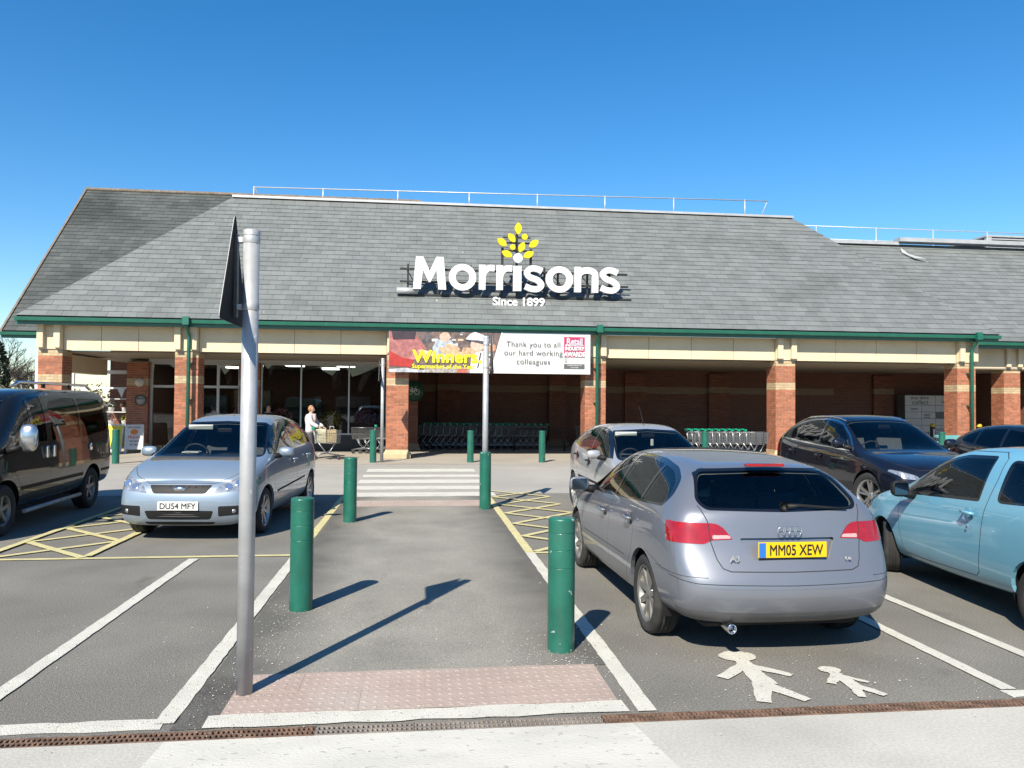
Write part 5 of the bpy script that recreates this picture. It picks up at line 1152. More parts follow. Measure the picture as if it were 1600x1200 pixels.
# ---- black off-roader
def car_q5():
    P_ = paint('paint_black_blue', (.006, .008, .017), 0., .4, dirt=.008, spec=.1)
    o1 = rpoly([(.92, 1.06, .03), (.55, 1.33), (.2, 1.52), (-.1, 1.585), (-.5, 1.60), (-1.0, 1.575), (-1.45, 1.50), (-1.8, 1.36), (-1.97, 1.22), (-1.88, 1.185, .03), (-.4, 1.105)], .07, 4); gl = inset(o1, .022)
    w1 = rpoly([(.72, 1.105, .02), (.5, 1.30), (.2, 1.485), (-.31, 1.57, .02), (-.31, 1.13, .02)], .04, 3); w2 = rpoly([(-.38, 1.135, .02), (-.38, 1.572, .02), (-.9, 1.555), (-1.26, 1.50, .03), (-1.26, 1.178, .02)], .03, 3); w3 = rpoly([(-1.32, 1.183, .02), (-1.32, 1.49, .02), (-1.75, 1.35), (-1.9, 1.225, .03), (-1.86, 1.21, .03)], .03, 3)
    ws = rpoly([(-.1, 1.095), (.77, 1.08, .06), (.63, 1.585, .06), (-.1, 1.625)], .05, 4)
    lines = strip_polys([(.93, 1.05), (.95, .7), (.85, .42)], .009)+strip_polys([(-.345, 1.1), (-.345, .4)], .009)+strip_polys([(-1.29, 1.17), (-1.32, .95), (-1.2, .75), (-.98, .42)], .009)
    S = dict(name='parked_car', label='black off-road estate car with chrome window line and roof rails', cat='car', group='parked cars', loc=(7.54, 12.35, 0), rz=R(-91), hw=.945, paint=P_, lin=.7,
        st=[2.05, 1.8, 1.4, 1.05, .65, .22, -.15, -.6, -1.1, -1.55, -1.85, -2.02],
        top=[(2.1, .9), (1.8, 1.0), (1.4, 1.065), (1.05, 1.11), (.65, 1.37), (.22, 1.62), (-.15, 1.675), (-.6, 1.68), (-1.1, 1.66), (-1.55, 1.61), (-1.85, 1.52), (-2.02, 1.34)], belt=[(2.1, .86), (1.8, .95), (1.4, 1.01), (1.0, 1.055), (-.3, 1.10), (-1.3, 1.15), (-2.0, 1.20)],
        plan=[(2.1, .82), (2.05, .84), (1.8, .91), (1.4, .945), (0, .945), (-1.4, .95), (-1.85, .92), (-2.02, .88)], rail=[(2.1, .6), (1.8, .68), (1.4, .75), (1.05, .78), (.65, .75), (.22, .68), (-.6, .655), (-1.1, .64), (-1.55, .62), (-1.85, .62), (-2.02, .68)], bot=[(2.1, .25), (0, .27), (-2.1, .33)], rf=[(2.1, .6), (1.05, .6), (.65, .86), (.22, .93), (-2, .9)],
        front=[(2.1, 0, .25), (2.1, .68, .25), (2.17, .78, .32), (2.2, .80, .52), (2.16, .79, .72), (2.1, .73, .83), (2.07, .58, .87), (2.09, .36, .885), (2.11, 0, .89)], fb=[0, .05, .07, .08, .08, .08, .07, .05, 0],
        rear=[(-2.12, 0, .33), (-2.12, .72, .33), (-2.2, .83, .4), (-2.22, .85, .65), (-2.18, .85, .92), (-2.14, .83, 1.1), (-2.1, .72, 1.2), (-2.12, .42, 1.21), (-2.13, 0, 1.21)], rb=[0, .06, .08, .08, .07, .06, .05, .03, 0],
        fa=1.40, ra=-1.40, wr=.375, tw=.24, rim=.26, arch=.425, spokes=(5, .03, .04, .05), rimmat=M_alloy, xrear=-1.6, xfront=.2, lv=2, steer=R(14),
        regions=[('door', [[(.92, 1.09), (.95, .7), (.85, .42), (-.34, .4), (-.34, 1.12)]], 'side', 'panel'), ('rear_door', [[(-.35, 1.12), (-.35, .4), (-.98, .42), (-1.2, .75), (-1.32, .95), (-1.29, 1.17)]], 'side', 'panel'), ('window_surround', [o1], 'side', 'chrome'), ('window_trim', [gl], 'side', 'frit'), ('side_window#1', [w1], 'side', 'glass'), ('side_window#2', [w2], 'side', 'glass'), ('side_window#3', [w3], 'side', 'glass'), ('windscreen_trim', [ws], 'front', 'frit'), ('windscreen', [inset(ws, .025)], 'front', 'glass'),
            ('headlight', [rpoly([(.50, .70), (.74, .715), (.86, .815), (.84, .845), (.56, .765)], .02, 3)], 'front', 'lamp'), ('grille', [rpoly([(-.1, .34), (.36, .34), (.44, .5), (.40, .80), (-.1, .81)], .04, 3)], 'front', 'black'), ('tail_light', [rpoly([(.5, .88), (.9, .88), (.88, 1.08), (.5, 1.02)], .03, 3)], 'rear', 'lamp'), ('seam#1', lines, 'side', 'seam'), ('seam#2', strip_polys([(-.05, .87), (.5, .84), (.74, .93), (.80, 1.04)], .009), 'front', 'seam')],
        mat={}, mats={'tail_light': M_red_l}, paired=('headlight', 'tail_light'), cabin=dict(dash=.78, rear=-1.9, z=.7, rows=(-.02, -.95), dz=1.08, mx=.35, mz=1.44), mirrors=[(.70, 1.03, 1.19, .08, .12, .085)])
    r = build_car(S); handle(r, -.16, .948, .94, P_, .2); handle(r, -1.2, .95, .97, P_, .2)
    for s in (-1, 1): MB().tube([(.12, s*.57, 1.565), (-.02, s*.57, 1.605), (-.3, s*.575, 1.632), (-.7, s*.575, 1.635), (-1.2, s*.565, 1.61), (-1.55, s*.555, 1.545)], .016, 8).build('roof_rail', M_chrome, r)
    MB().bbox(.62, .70, .948, .952, .93, .95, .0015).build('side_badge', M_chrome, r); MB().bbox(.62, .70, -.952, -.948, .93, .95, .0015).build('side_badge', M_chrome, r)
    plate(r, 2.235, .42, '', M_plate_w, 1) if False else None
    return r
car_q5()
# ---- silver hatchback facing the camera, and a black one beside the off-roader
def car_focus(label, loc, rz, P_, glass, rimm):
    o1 = rpoly([(.92, 1.0, .03), (.55, 1.24), (.25, 1.39), (-.1, 1.45), (-.6, 1.45), (-1.1, 1.40), (-1.4, 1.30), (-1.52, 1.19), (-1.4, 1.14, .03), (-.9, 1.075), (-.3, 1.02)], .07, 4)
    w1 = rpoly([(.68, 1.03, .02), (.48, 1.23), (.24, 1.36), (-.26, 1.42, .02), (-.26, 1.045, .02)], .04, 3); w2 = rpoly([(-.33, 1.05, .02), (-.33, 1.425, .02), (-.7, 1.42), (-.98, 1.39, .03), (-.98, 1.11, .02)], .03, 3); w3 = rpoly([(-1.03, 1.115, .02), (-1.03, 1.38, .02), (-1.36, 1.28), (-1.45, 1.19, .03), (-1.36, 1.16, .03)], .03, 3)
    ws = rpoly([(-.1, 1.0), (.72, .985, .06), (.575, 1.41, .06), (-.1, 1.445)], .05, 4)
    lines = strip_polys([(.92, 1.0), (.92, .6), (.82, .3)], .009)+strip_polys([(-.295, 1.03), (-.295, .3)], .009)+strip_polys([(-1.0, 1.1), (-1.05, .9), (-.95, .66), (-.78, .3)], .009)+strip_polys([(.82, .305), (-.78, .305)], .009)
    S = dict(name='parked_car', label=label, cat='car', group='parked cars', loc=loc, rz=rz, hw=.85, paint=P_, st=[1.9, 1.65, 1.3, 1.02, .65, .28, 0, -.45, -.95, -1.3, -1.55, -1.68],
        top=[(1.95, .74), (1.65, .9), (1.3, .975), (1.02, 1.02), (.65, 1.25), (.28, 1.455), (0, 1.51), (-.45, 1.525), (-.95, 1.505), (-1.3, 1.45), (-1.55, 1.37), (-1.68, 1.22)], belt=[(1.95, .7), (1.65, .84), (1.3, .92), (1.0, .96), (.3, 1.0), (-.5, 1.04), (-1.1, 1.11), (-1.68, 1.14)],
        plan=[(1.95, .74), (1.9, .77), (1.65, .83), (1.3, .853), (-1.2, .853), (-1.5, .83), (-1.68, .8)], rail=[(1.95, .52), (1.65, .62), (1.3, .68), (1.02, .71), (.65, .685), (.28, .62), (0, .6), (-.95, .575), (-1.3, .565), (-1.55, .57), (-1.68, .61)], bot=[(1.95, .2), (0, .2), (-1.8, .28)], rf=[(1.95, .6), (1.02, .6), (.65, .86), (.28, .93), (-1.7, .88)],
        front=[(1.93, 0, .2), (1.93, .6, .2), (1.99, .7, .26), (2.02, .72, .42), (1.98, .7, .58), (1.92, .63, .67), (1.9, .5, .70), (1.91, .3, .715), (1.93, 0, .72)], fb=[0, .05, .08, .09, .09, .09, .08, .05, 0],
        rear=[(-1.8, 0, .28), (-1.8, .64, .28), (-1.88, .74, .34), (-1.9, .76, .58), (-1.86, .75, .85), (-1.82, .72, 1.04), (-1.78, .63, 1.12), (-1.8, .38, 1.13), (-1.81, 0, 1.13)], rb=[0, .07, .09, .09, .08, .07, .05, .03, 0],
        fa=1.31, ra=-1.31, wr=.305, tw=.195, rim=.2, arch=.355, spokes=(6, .035, .05, 0), rimmat=rimm, xrear=-1.3, xfront=.25, lv=2,
        regions=[('door', [[(.91, 1.02), (.92, .6), (.82, .3), (-.29, .3), (-.29, 1.03)]], 'side', 'panel'), ('rear_door', [[(-.3, 1.03), (-.3, .3), (-.78, .3), (-.95, .66), (-1.05, .9), (-1.0, 1.1)]], 'side', 'panel'), ('window_trim', [o1], 'side', 'frit'), ('side_window#1', [w1], 'side', 'glass'), ('side_window#2', [w2], 'side', 'glass'), ('side_window#3', [w3], 'side', 'glass'), ('windscreen_trim', [ws], 'front', 'frit'), ('windscreen', [inset(ws, .022)], 'front', 'glass'),
            ('headlight', [rpoly([(.42, .58), (.78, .62), (.80, .78), (.55, .72)], .03, 3)], 'front', 'lamp'), ('grille', [rpoly([(-.1, .55), (.3, .55), (.34, .63), (-.1, .65)], .03, 3)], 'front', 'black'), ('lower_grille', [rpoly([(-.1, .28), (.45, .28), (.45, .4), (-.1, .42)], .03, 3)], 'front', 'black'), ('tail_light', [rpoly([(.56, .95), (.8, .9), (.75, 1.2), (.58, 1.35), (.53, 1.3), (.62, 1.1)], .02, 3)], 'rear', 'lamp'), ('rear_window', [rpoly([(-.1, 1.14), (.52, 1.14), (.46, 1.37), (-.1, 1.4)], .03, 3)], 'rear', 'glass'),
            ('seam#1', lines, 'side', 'seam'), ('side_moulding', strip_polys([(.82, .56), (-.86, .60)], .04), 'side', 'black')],
        mat={}, mats={'tail_light': M_red_l, **({k: glass for k in ('side_window#1', 'side_window#2', 'side_window#3')})}, paired=('headlight', 'tail_light'), cabin=dict(dash=.75, rear=-1.5, z=.55, rows=(0, -.88), dz=.99, mx=.34, mz=1.30), mirrors=[(.6, .97, 1.05, .06, .115, .07)])
    r = build_car(S); handle(r, -.16, .856, .9, P_ if glass is M_glassx else M_trim, .18); handle(r, -.92, .856, .96, P_ if glass is M_glassx else M_trim, .18)
    return r
f_ = car_focus('silver hatchback facing the camera, parked beyond the silver-blue hatchback', (3.36, 11.62, 0), R(-87.5), paint('paint_silver', (.50, .51, .53), .4, .38), M_glassd, M_alloy)
MB().tube([(.12, 0, 1.50), (-.1, 0, 1.80)], .006, 6).build('aerial', M_trim, f_); MB().bbox(.36, .40, -.56, -.2, 1.33, 1.395, .012).build('sun_visor', MATS['visor'], f_); MB().bbox(.40, .42, .02, .07, 1.17, 1.28, .01).build('air_freshener', MATS['paper'], f_)
car_focus('black car at the right edge whose side windows mirror the shop sign', (10.62, 12.15, 0), R(-91), MATS['paint_black_blue'], M_glassx, M_alloy)
# ---- light blue city car on the right
def car_aygo():
    P_ = paint('paint_light_blue', (.20, .50, .66), .15, .38, dirt=.1)
    w1o = rpoly([(.82, .905, .03), (.45, 1.195), (.15, 1.325), (-.1, 1.378), (-.57, 1.395, .05), (-.585, .985, .03)], .06, 4); w1 = inset(w1o, .03); w3o = rpoly([(-.77, 1.0, .07), (-.74, 1.375, .05), (-1.05, 1.365), (-1.27, 1.25), (-1.33, 1.1), (-1.25, 1.04, .05)], .06, 5); w3 = inset(w3o, .022)
    ws = rpoly([(-.1, .965), (.68, .95, .05), (.56, 1.37, .05), (-.1, 1.41)], .05, 4)
    lines = strip_polys([(.80, .92), (.80, .7), (.76, .5), (.69, .30)], .010)+strip_polys([(.69, .30), (.3, .295), (-.58, .325), (-.63, .37), (-.66, .6), (-.68, .95), (-.70, 1.2), (-.68, 1.38), (-.6, 1.43), (-.1, 1.415), (.2, 1.35), (.5, 1.20), (.85, .93)], .010)
    swage = strip_polys([(.79, .715), (.35, .705)], .012)
    S = dict(name='parked_car', label='light blue small city car with front wheel turned, right foreground', cat='car', group='parked cars', loc=(5.34, 6.45, 0), rz=R(83.5), hw=.8075, paint=P_,
        st=[1.72, 1.5, 1.2, .98, .65, .27, -.08, -.5, -.9, -1.2, -1.36],
        top=[(1.78, .77), (1.5, .89), (1.2, .96), (.98, 1.0), (.65, 1.17), (.27, 1.385), (-.08, 1.465), (-.5, 1.485), (-.9, 1.47), (-1.2, 1.42), (-1.36, 1.30)], belt=[(1.78, .72), (1.5, .81), (1.2, .87), (.98, .89), (.5, .92), (-.4, .985), (-.9, 1.02), (-1.36, 1.04)],
        plan=[(1.78, .70), (1.72, .73), (1.5, .785), (1.2, .808), (.5, .808), (-.5, .812), (-1.2, .812), (-1.36, .79)], rail=[(1.78, .5), (1.5, .58), (1.2, .63), (.98, .66), (.65, .645), (.27, .60), (-.08, .585), (-.9, .57), (-1.2, .56), (-1.36, .58)], bot=[(1.78, .2), (0, .2), (-1.4, .26)], rf=[(1.78, .6), (.98, .6), (.65, .84), (.27, .92), (-1.36, .9)],
        front=[(1.74, 0, .2), (1.74, .56, .2), (1.8, .66, .27), (1.83, .68, .45), (1.8, .66, .6), (1.75, .6, .7), (1.72, .48, .745), (1.73, .3, .76), (1.74, 0, .765)], fb=[0, .06, .08, .09, .09, .08, .07, .05, 0],
        rear=[(-1.4, 0, .27), (-1.4, .62, .27), (-1.47, .71, .34), (-1.49, .73, .55), (-1.46, .72, .8), (-1.44, .69, .98), (-1.41, .6, 1.1), (-1.42, .36, 1.13), (-1.43, 0, 1.14)], rb=[0, .03, .05, .06, .05, .04, .03, .02, 0],
        fa=1.17, ra=-1.17, wr=.285, tw=.17, rim=.185, arch=.325, spokes=(6, .05, .06, 0), rimmat=M_alloyd, xrear=-1.1, xfront=.2, steer=R(-24), track_in=.015,
        regions=[('door', [[(.80, .93), (.80, .7), (.76, .5), (.69, .30), (-.58, .325), (-.63, .37), (-.66, .6), (-.68, .95), (-.5, 1.0)]], 'side', 'panel'), ('window_trim', [w1o], 'side', 'frit'), ('rear_window_trim', [w3o], 'side', 'frit'), ('side_window#1', [w1], 'side', 'glass'), ('side_window#2', [w3], 'side', 'glass'), ('windscreen_trim', [ws], 'front', 'frit'), ('windscreen', [inset(ws, .02)], 'front', 'glass'),
            ('headlight', [rpoly([(.4, .6), (.74, .62), (.72, .82), (.5, .78)], .05, 4)], 'front', 'lamp'), ('tail_light', [rpoly([(.62, .8), (.75, .8), (.7, 1.2), (.6, 1.2)], .03, 3)], 'rear', 'lamp'), ('rear_window', [rpoly([(-.1, .9), (.52, .9), (.48, 1.33), (-.1, 1.36)], .05, 3)], 'rear', 'glass'), ('seam#1', lines, 'side', 'seam')],
        mat={}, mats={'tail_light': M_red_l}, paired=('headlight', 'tail_light'), cabin=dict(dash=.62, rear=-1.3, z=.52, rows=(-.12, -.9), dz=.93, mx=.25, mz=1.24), mirrors=[(.50, .93, .985, .085, .09, .085)], mirmat=M_trim)
    def sx(x): return x if x > -.62 else -.62+(x+.62)*1.38
    for key in ('top', 'belt', 'plan', 'rail', 'bot', 'rf'): S[key] = [(sx(a), b) for a, b in S[key]]
    S['st'] = [sx(x) for x in S['st']]; S['rear'] = [(sx(p[0]), p[1], p[2]) for p in S['rear']]; S['ra'] = -1.39
    S['regions'] = [(n, [[(sx(p[0]), p[1]) for p in q] for q in pl_] if pj == 'side' else pl_, pj, ac) for n, pl_, pj, ac in S['regions']]
    S['cabin']['rear'] = -1.6; S['cabin']['rows'] = (-.12, -1.0)
    r = build_car(S); handle(r, -.51, .812, .875, P_, .16)
    for s in (-1, 1): MB().lathe([(.0001, .004*s), (.014, .003*s), (.016, 0)], 12, axis='y', o=(-.5, s*.822, .745)).build('door_lock', M_chrome, r)
    return r
car_aygo()
# ---------------------------------------------------------------- bollards
def bollard_mat(name, chips):
    m = pm(name, (.012, .135, .092), .38, var=.2, scale=5, coat=.15, bump=.2, bscale=30, patch=((.03, .15, .11), 3, .5, .72), patch2=((.06, .09, .075), (6, 6, 1.2), .60, .85), spots=((.36, .42, .38), 14, chips) if chips else None, rvar=.1); return m
M_b1 = bollard_mat('green_paint', .745); M_b2 = bollard_mat('green_paint_chipped', .70)
def bollard_mesh(mat):
    b = MB(); r = .092
    b.lathe([(r, 0), (r, .01)]+[q for z in (.565, .685, .80) for q in ((r, z-.0035), (r, z-.003), (r-.0025, z-.0025), (r-.0025, z+.0025), (r, z+.003), (r, z+.0035))]+[(r, .884), (r, .888), (r-.004, .896), (r-.012, .9), (r-.016, .9005), (.0001, .902)], 28)
    me = b.mesh('bollard'); me.materials.append(mat); return me
BM1, BM2 = bollard_mesh(M_b1), bollard_mesh(M_b2)
def gx(px, py, Y): return px2(px, py, Y).x
BL = [(-.92, 6.55, 'smooth dark green bollard near the tall sign post', BM1), (.985, 5.33, 'chipped dark green bollard beside the silver-blue hatchback', BM2), (-.93, 11.25, 'dark green bollard on the path near the ice-blue people carrier', BM1), (1.075, 12.48, 'dark green bollard in front of the mid-path sign post', BM2),
      (gx(181, 700, 21.9), 21.9, 'dark green bollard in front of the advertising boards', BM1), (gx(583, 700, 22.2), 22.2, 'dark green bollard left of the brick pier at the zebra crossing', BM1), (gx(735, 700, 22.2), 22.2, 'dark green bollard at the far right end of the zebra crossing', BM1), (gx(847, 700, 22.2), 22.2, 'dark green bollard standing before the shaded trolley row', BM1),
      (gx(1102, 690, 22.0), 22.0, 'dark green bollard in front of the sunlit trolley stack', BM1), (gx(1472, 690, 22.4), 22.4, 'dark green bollard beside the teal bin', BM1)]
for x, y, lb, me in BL:
    o = bpy.data.objects.new('bollard', me); COL.objects.link(o); o.location = (x, y, .003); o.rotation_euler = (random.uniform(-.006, .006), random.uniform(-.006, .006), random.uniform(0, 6)); tag(o, lb, 'bollard', 'green bollards')
M_by = pm('bollard_black', (.015, .015, .015), .5, var=.1); M_bye = pm('bollard_yellow', (.75, .5, .02), .5, var=.05)
for px, lb in ((1457, 'black bollard with yellow cap before the parcel lockers'), (1530, 'black bollard with yellow cap right of the last brick pier')):
    e = empty('safety_bollard', (gx(px, 670, 28.6), 28.6, 0)); tag(e, lb, 'bollard', 'black bollards with yellow caps')
    MB().lathe([(.09, 0), (.09, .9)], 16).build('post', M_by, e); MB().lathe([(.095, .9), (.1, .96), (.06, 1.02), (.0001, 1.03)], 16).build('cap', M_bye, e); MB().box(-.03, .03, -.095, -.088, .45, .8).build('label_strip', M_whitem, e)
# ---------------------------------------------------------------- posts with triangular signs
M_back = pm('sign_back', (.012, .0125, .014), .75, var=.1, spec=.25); M_sface = pm('sign_face', (.7, .7, .68), .4, var=.02)
def sign_post(x, y, h, label, side, zb=2.12, sh=.62, r=.046):
    """triangular plate in the plane x = const on the given side of the pole"""
    e = empty('sign_post', (x, y, .004)); tag(e, label, 'sign post', 'galvanised sign posts')
    MB().tube([(0, 0, 0), (0, 0, h)], r, 24).build('pole', M_galv, e)
    MB().lathe([(r+.0015, h-.03), (r+.0015, h+.002), (r-.004, h+.004), (.0001, h+.004)], 24).build('cap', M_galv, e)
    xs = side*(r+.045); w = .34
    tri = rpoly([(-w, zb, .05), (w, zb, .05), (0, zb+sh+.03, .05)], .05, 6)
    p = MB().prism([(xs, a, b) for a, b in tri], (side*.004, 0, 0)).build('sign_plate', M_back, e, fix=True)
    MB().prism([(xs+side*.0042, a, b) for a, b in tri], (side*.002, 0, 0)).build('sign_face', M_sface, p, fix=True)
    MB().box(min(xs-side*.018, xs), max(xs-side*.018, xs), -.022, .022, zb+.04, zb+sh-.1).build('stiffener', pm('channel_grey', (.1, .105, .11), .45, metal=.5, var=.2, scale=9), p)
    for z in (zb+.1, zb+sh-.13):
        b = MB(); b.lathe([(r+.001, z-.02), (r+.003, z-.016), (r+.003, z+.016), (r+.001, z+.02)], 24); b.box(min(side*r, xs), max(side*r, xs), -.02, .02, z-.015, z+.015)
        b.lathe([(.012, 0), (.012, .02), (.0001, .02)], 8, axis='x', o=(xs-side*.03, .09, z)); b.build('clamp', M_galv, e)
    return e
sign_post(-.97, 4.7, 2.665, 'tall galvanised post with black-backed triangular sign in the near foreground', -1)
sign_post(1.08, 12.62, 2.75, 'galvanised post with triangular sign seen edge-on at the middle of the path', 1, zb=2.15, sh=.6)
sign_post(-.985, 22.25, 2.9, 'thin galvanised post beside the brick pier at the zebra crossing', -1, zb=2.25, sh=.6)
# ---------------------------------------------------------------- shopping trolleys
M_wire = pm('trolley_wire', (.42, .43, .44), .35, metal=.8, var=.1); M_tgreen = pm('trolley_green', (.0, .30, .17), .4, var=.05); M_twheel = pm('trolley_wheel', (.05, .05, .05), .6, var=.1)
def trolley_meshes():
    fr = MB(); r = .012
    for s in (-1, 1):
        fr.tube([(.02, s*.24, .98), (.06, s*.24, .60), (.12, s*.24, .55), (.70, s*.20, .50)], r, 6)          # basket rail
        fr.tube([(.16, s*.24, .56), (.30, s*.235, .36), (.42, s*.225, .2), (.82, s*.18, .13)], r*1.15, 6)      # slanted front leg
        fr.tube([(.42, s*.225, .2), (.2, s*.25, .17), (.06, s*.255, .14)], r*1.15, 6)
        fr.tube([(.66, s*.21, .50), (.55, s*.22, .3), (.42, s*.225, .2)], r, 6)
    fr.tube([(.82, -.18, .13), (.86, 0, .13), (.82, .18, .13)], r, 6); fr.tube([(.42, -.225, .2), (.42, .225, .2)], r*.8, 6)
    wb = MB(); t = .0045
    def bar(a, b): wb.tube([a, b], t, 4, cap=False, smooth=False)
    Rr = lambda z: (.06 if z < .7 else .03)
    def corner(f, s, z):   # f 0 rear..1 front
        w = .235+(.19-.235)*f; x = (.05-.02*(z-.55)/.4)+f*(.78+.06*(z-.55)/.4); return (x, s*w*(1+.06*(z-.55)/.4), z)
    zs = [.52+.05*k for k in range(9)]
    for z in zs:
        for s in (-1, 1): bar(corner(0, s, z), corner(1, s, z-.0))
        bar(corner(1, -1, z), corner(1, 1, z)); 
        if z > .7: bar(corner(0, -1, z), corner(0, 1, z))
    for k in range(15):
        f = k/14
        for s in (-1, 1): bar(corner(f, s, zs[0]), corner(f, s, zs[-1]))
        bar(corner(f, -1, zs[0]), corner(f, 1, zs[0]))
    for k in range(9):
        v = -1+2*k/8; a = corner(1, 1, zs[0]); b = corner(1, 1, zs[-1]); bar((a[0], a[1]*v, a[2]), (b[0], b[1]*v, b[2])); a = corner(0, 1, zs[3]); b = corner(0, 1, zs[-1]); bar((a[0], a[1]*v, a[2]), (b[0], b[1]*v, b[2])); a = corner(0, 1, zs[0]); b = corner(1, 1, zs[0]); bar((a[0], a[1]*v, a[2]), (b[0], b[1]*v, b[2]))
    for s in (-1, 1): wb.tube([corner(0, s, zs[-1]), corner(1, s, zs[-1])], .008, 5)
    wb.tube([corner(1, -1, zs[-1]), corner(1, 1, zs[-1])], .008, 5)
    hd = MB(); hd.tube([(-.02, -.27, 1.0), (-.02, .27, 1.0)], .02, 10); hd.bbox(-.05, .05, -.06, .06, .985, 1.03, .01)
    for s in (-1, 1): hd.bbox(-.04, .05, s*.25-.02, s*.25+.02, .95, 1.02, .01)
    wl_ = MB(); wl_.lathe([(.0001, -.014), (.045, -.014), (.055, -.008), (.055, .008), (.045, .014), (.0001, .014)], 14, axis='y'); wl_.box(-.008, .02, -.02, .02, .03, .075)
    return fr.mesh('frame'), wb.mesh('basket'), hd.mesh('handle'), wl_.mesh('wheel')
TF, TB, TH, TW = trolley_meshes(); TF.materials.append(M_wire); TB.materials.append(M_wire); TH.materials.append(M_tgreen); TW.materials.append(M_twheel)
def trolley(x, y, rz, label, group):
    e = empty('shopping_trolley', (x, y, .006), rz); e.scale = (CK, CK, CK); tag(e, label, 'trolley', group)
    for n, me in (('frame', TF), ('basket', TB), ('handle', TH)): o = bpy.data.objects.new(n, me); COL.objects.link(o); o.parent = e
    for wx, wy in ((.07, .255), (.07, -.255), (.8, .18), (.8, -.18)): o = bpy.data.objects.new('castor', TW); COL.objects.link(o); o.parent = e; o.location = (wx, wy, .055); o.rotation_euler = (0, 0, random.uniform(-.4, .4))
    return e
for k in range(20): trolley(.25+k*.235, 28.6+random.uniform(-.01, .01), math.pi, 'shopping trolley nested in the long shaded row against the brick wall', 'trolleys nested in the shaded row')
for k in range(14): trolley(.4+k*.24, 29.5+random.uniform(-.01, .01), math.pi, 'shopping trolley in the second shaded row close to the wall', 'trolleys in the rear shaded row')
for k in range(9): trolley(8.25+k*.215, 23.35, 0, 'shopping trolley with green handle in the sunlit stack between piers', 'trolleys in the sunlit stack')
for k in range(6): trolley(6.6+k*.235, 28.6, math.pi, 'shopping trolley in the shaded row behind the silver hatchback', 'trolleys behind the silver hatchback')
for k in range(4): trolley(-1.35+k*.22, 26.2, math.pi, 'shopping trolley in the short row left of the brick pier', 'trolleys left of the brick pier')
M_guard = pm('guard_rail', (.012, .02, .016), .4, var=.1)
a = gx(803, 690, 27.5); b_ = gx(882, 690, 27.5)
o = MB().tube([(a, 27.5, 0), (a, 27.5, .6), (a+.06, 27.5, .72), (a+.2, 27.5, .78), (b_-.35, 27.5, .78), (b_-.1, 27.5, .68), (b_, 27.5, .45), (b_, 27.5, 0)], .03, 10).build('guard_rail', M_guard); tag(o, 'dark tubular hoop guard rail in front of the shaded trolleys', 'guard rail')
# ---------------------------------------------------------------- people
M_skin = pm('skin', (.55, .34, .26), .55, var=.06); M_shoe = pm('shoe', (.02, .02, .02), .5, var=.1)
cw = pm('white_jacket', (.68, .64, .62), .8, var=.06, scale=9); cg = pm('grey_trousers', (.08, .08, .09), .9, var=.1); ck = pm('cream_top', (.6, .55, .46), .85, var=.06); cd_ = pm('dark_coat', (.02, .02, .025), .85, var=.1)
hg = pm('fair_hair', (.42, .22, .1), .6, var=.2, scale=20); hk = pm('dark_hair', (.02, .015, .012), .6, var=.2)
def skin_mesh(name, pts, edges, mat, parent, root=0):
    """pts: (x, y, z, radius); grown with a Skin modifier and smoothed"""
    me = bpy.data.meshes.new(name); me.from_pydata([p[:3] for p in pts], edges, []); o = bpy.data.objects.new(name, me); COL.objects.link(o)
    o.modifiers.new('k', 'SKIN'); md = o.modifiers.new('s', 'SUBSURF'); md.levels = 2; md.render_levels = 2
    sv_ = me.skin_vertices[0].data
    for i, p in enumerate(pts): rr = p[3]; sv_[i].radius = rr if isinstance(rr, tuple) else (rr, rr); sv_[i].use_root = (i == root)
    bpy.context.view_layer.update(); ev = bpy.data.meshes.new_from_object(o.evaluated_get(bpy.context.evaluated_depsgraph_get())); bpy.data.objects.remove(o)
    ev.polygons.foreach_set('use_smooth', [True]*len(ev.polygons)); return link(name, ev, mat, parent)
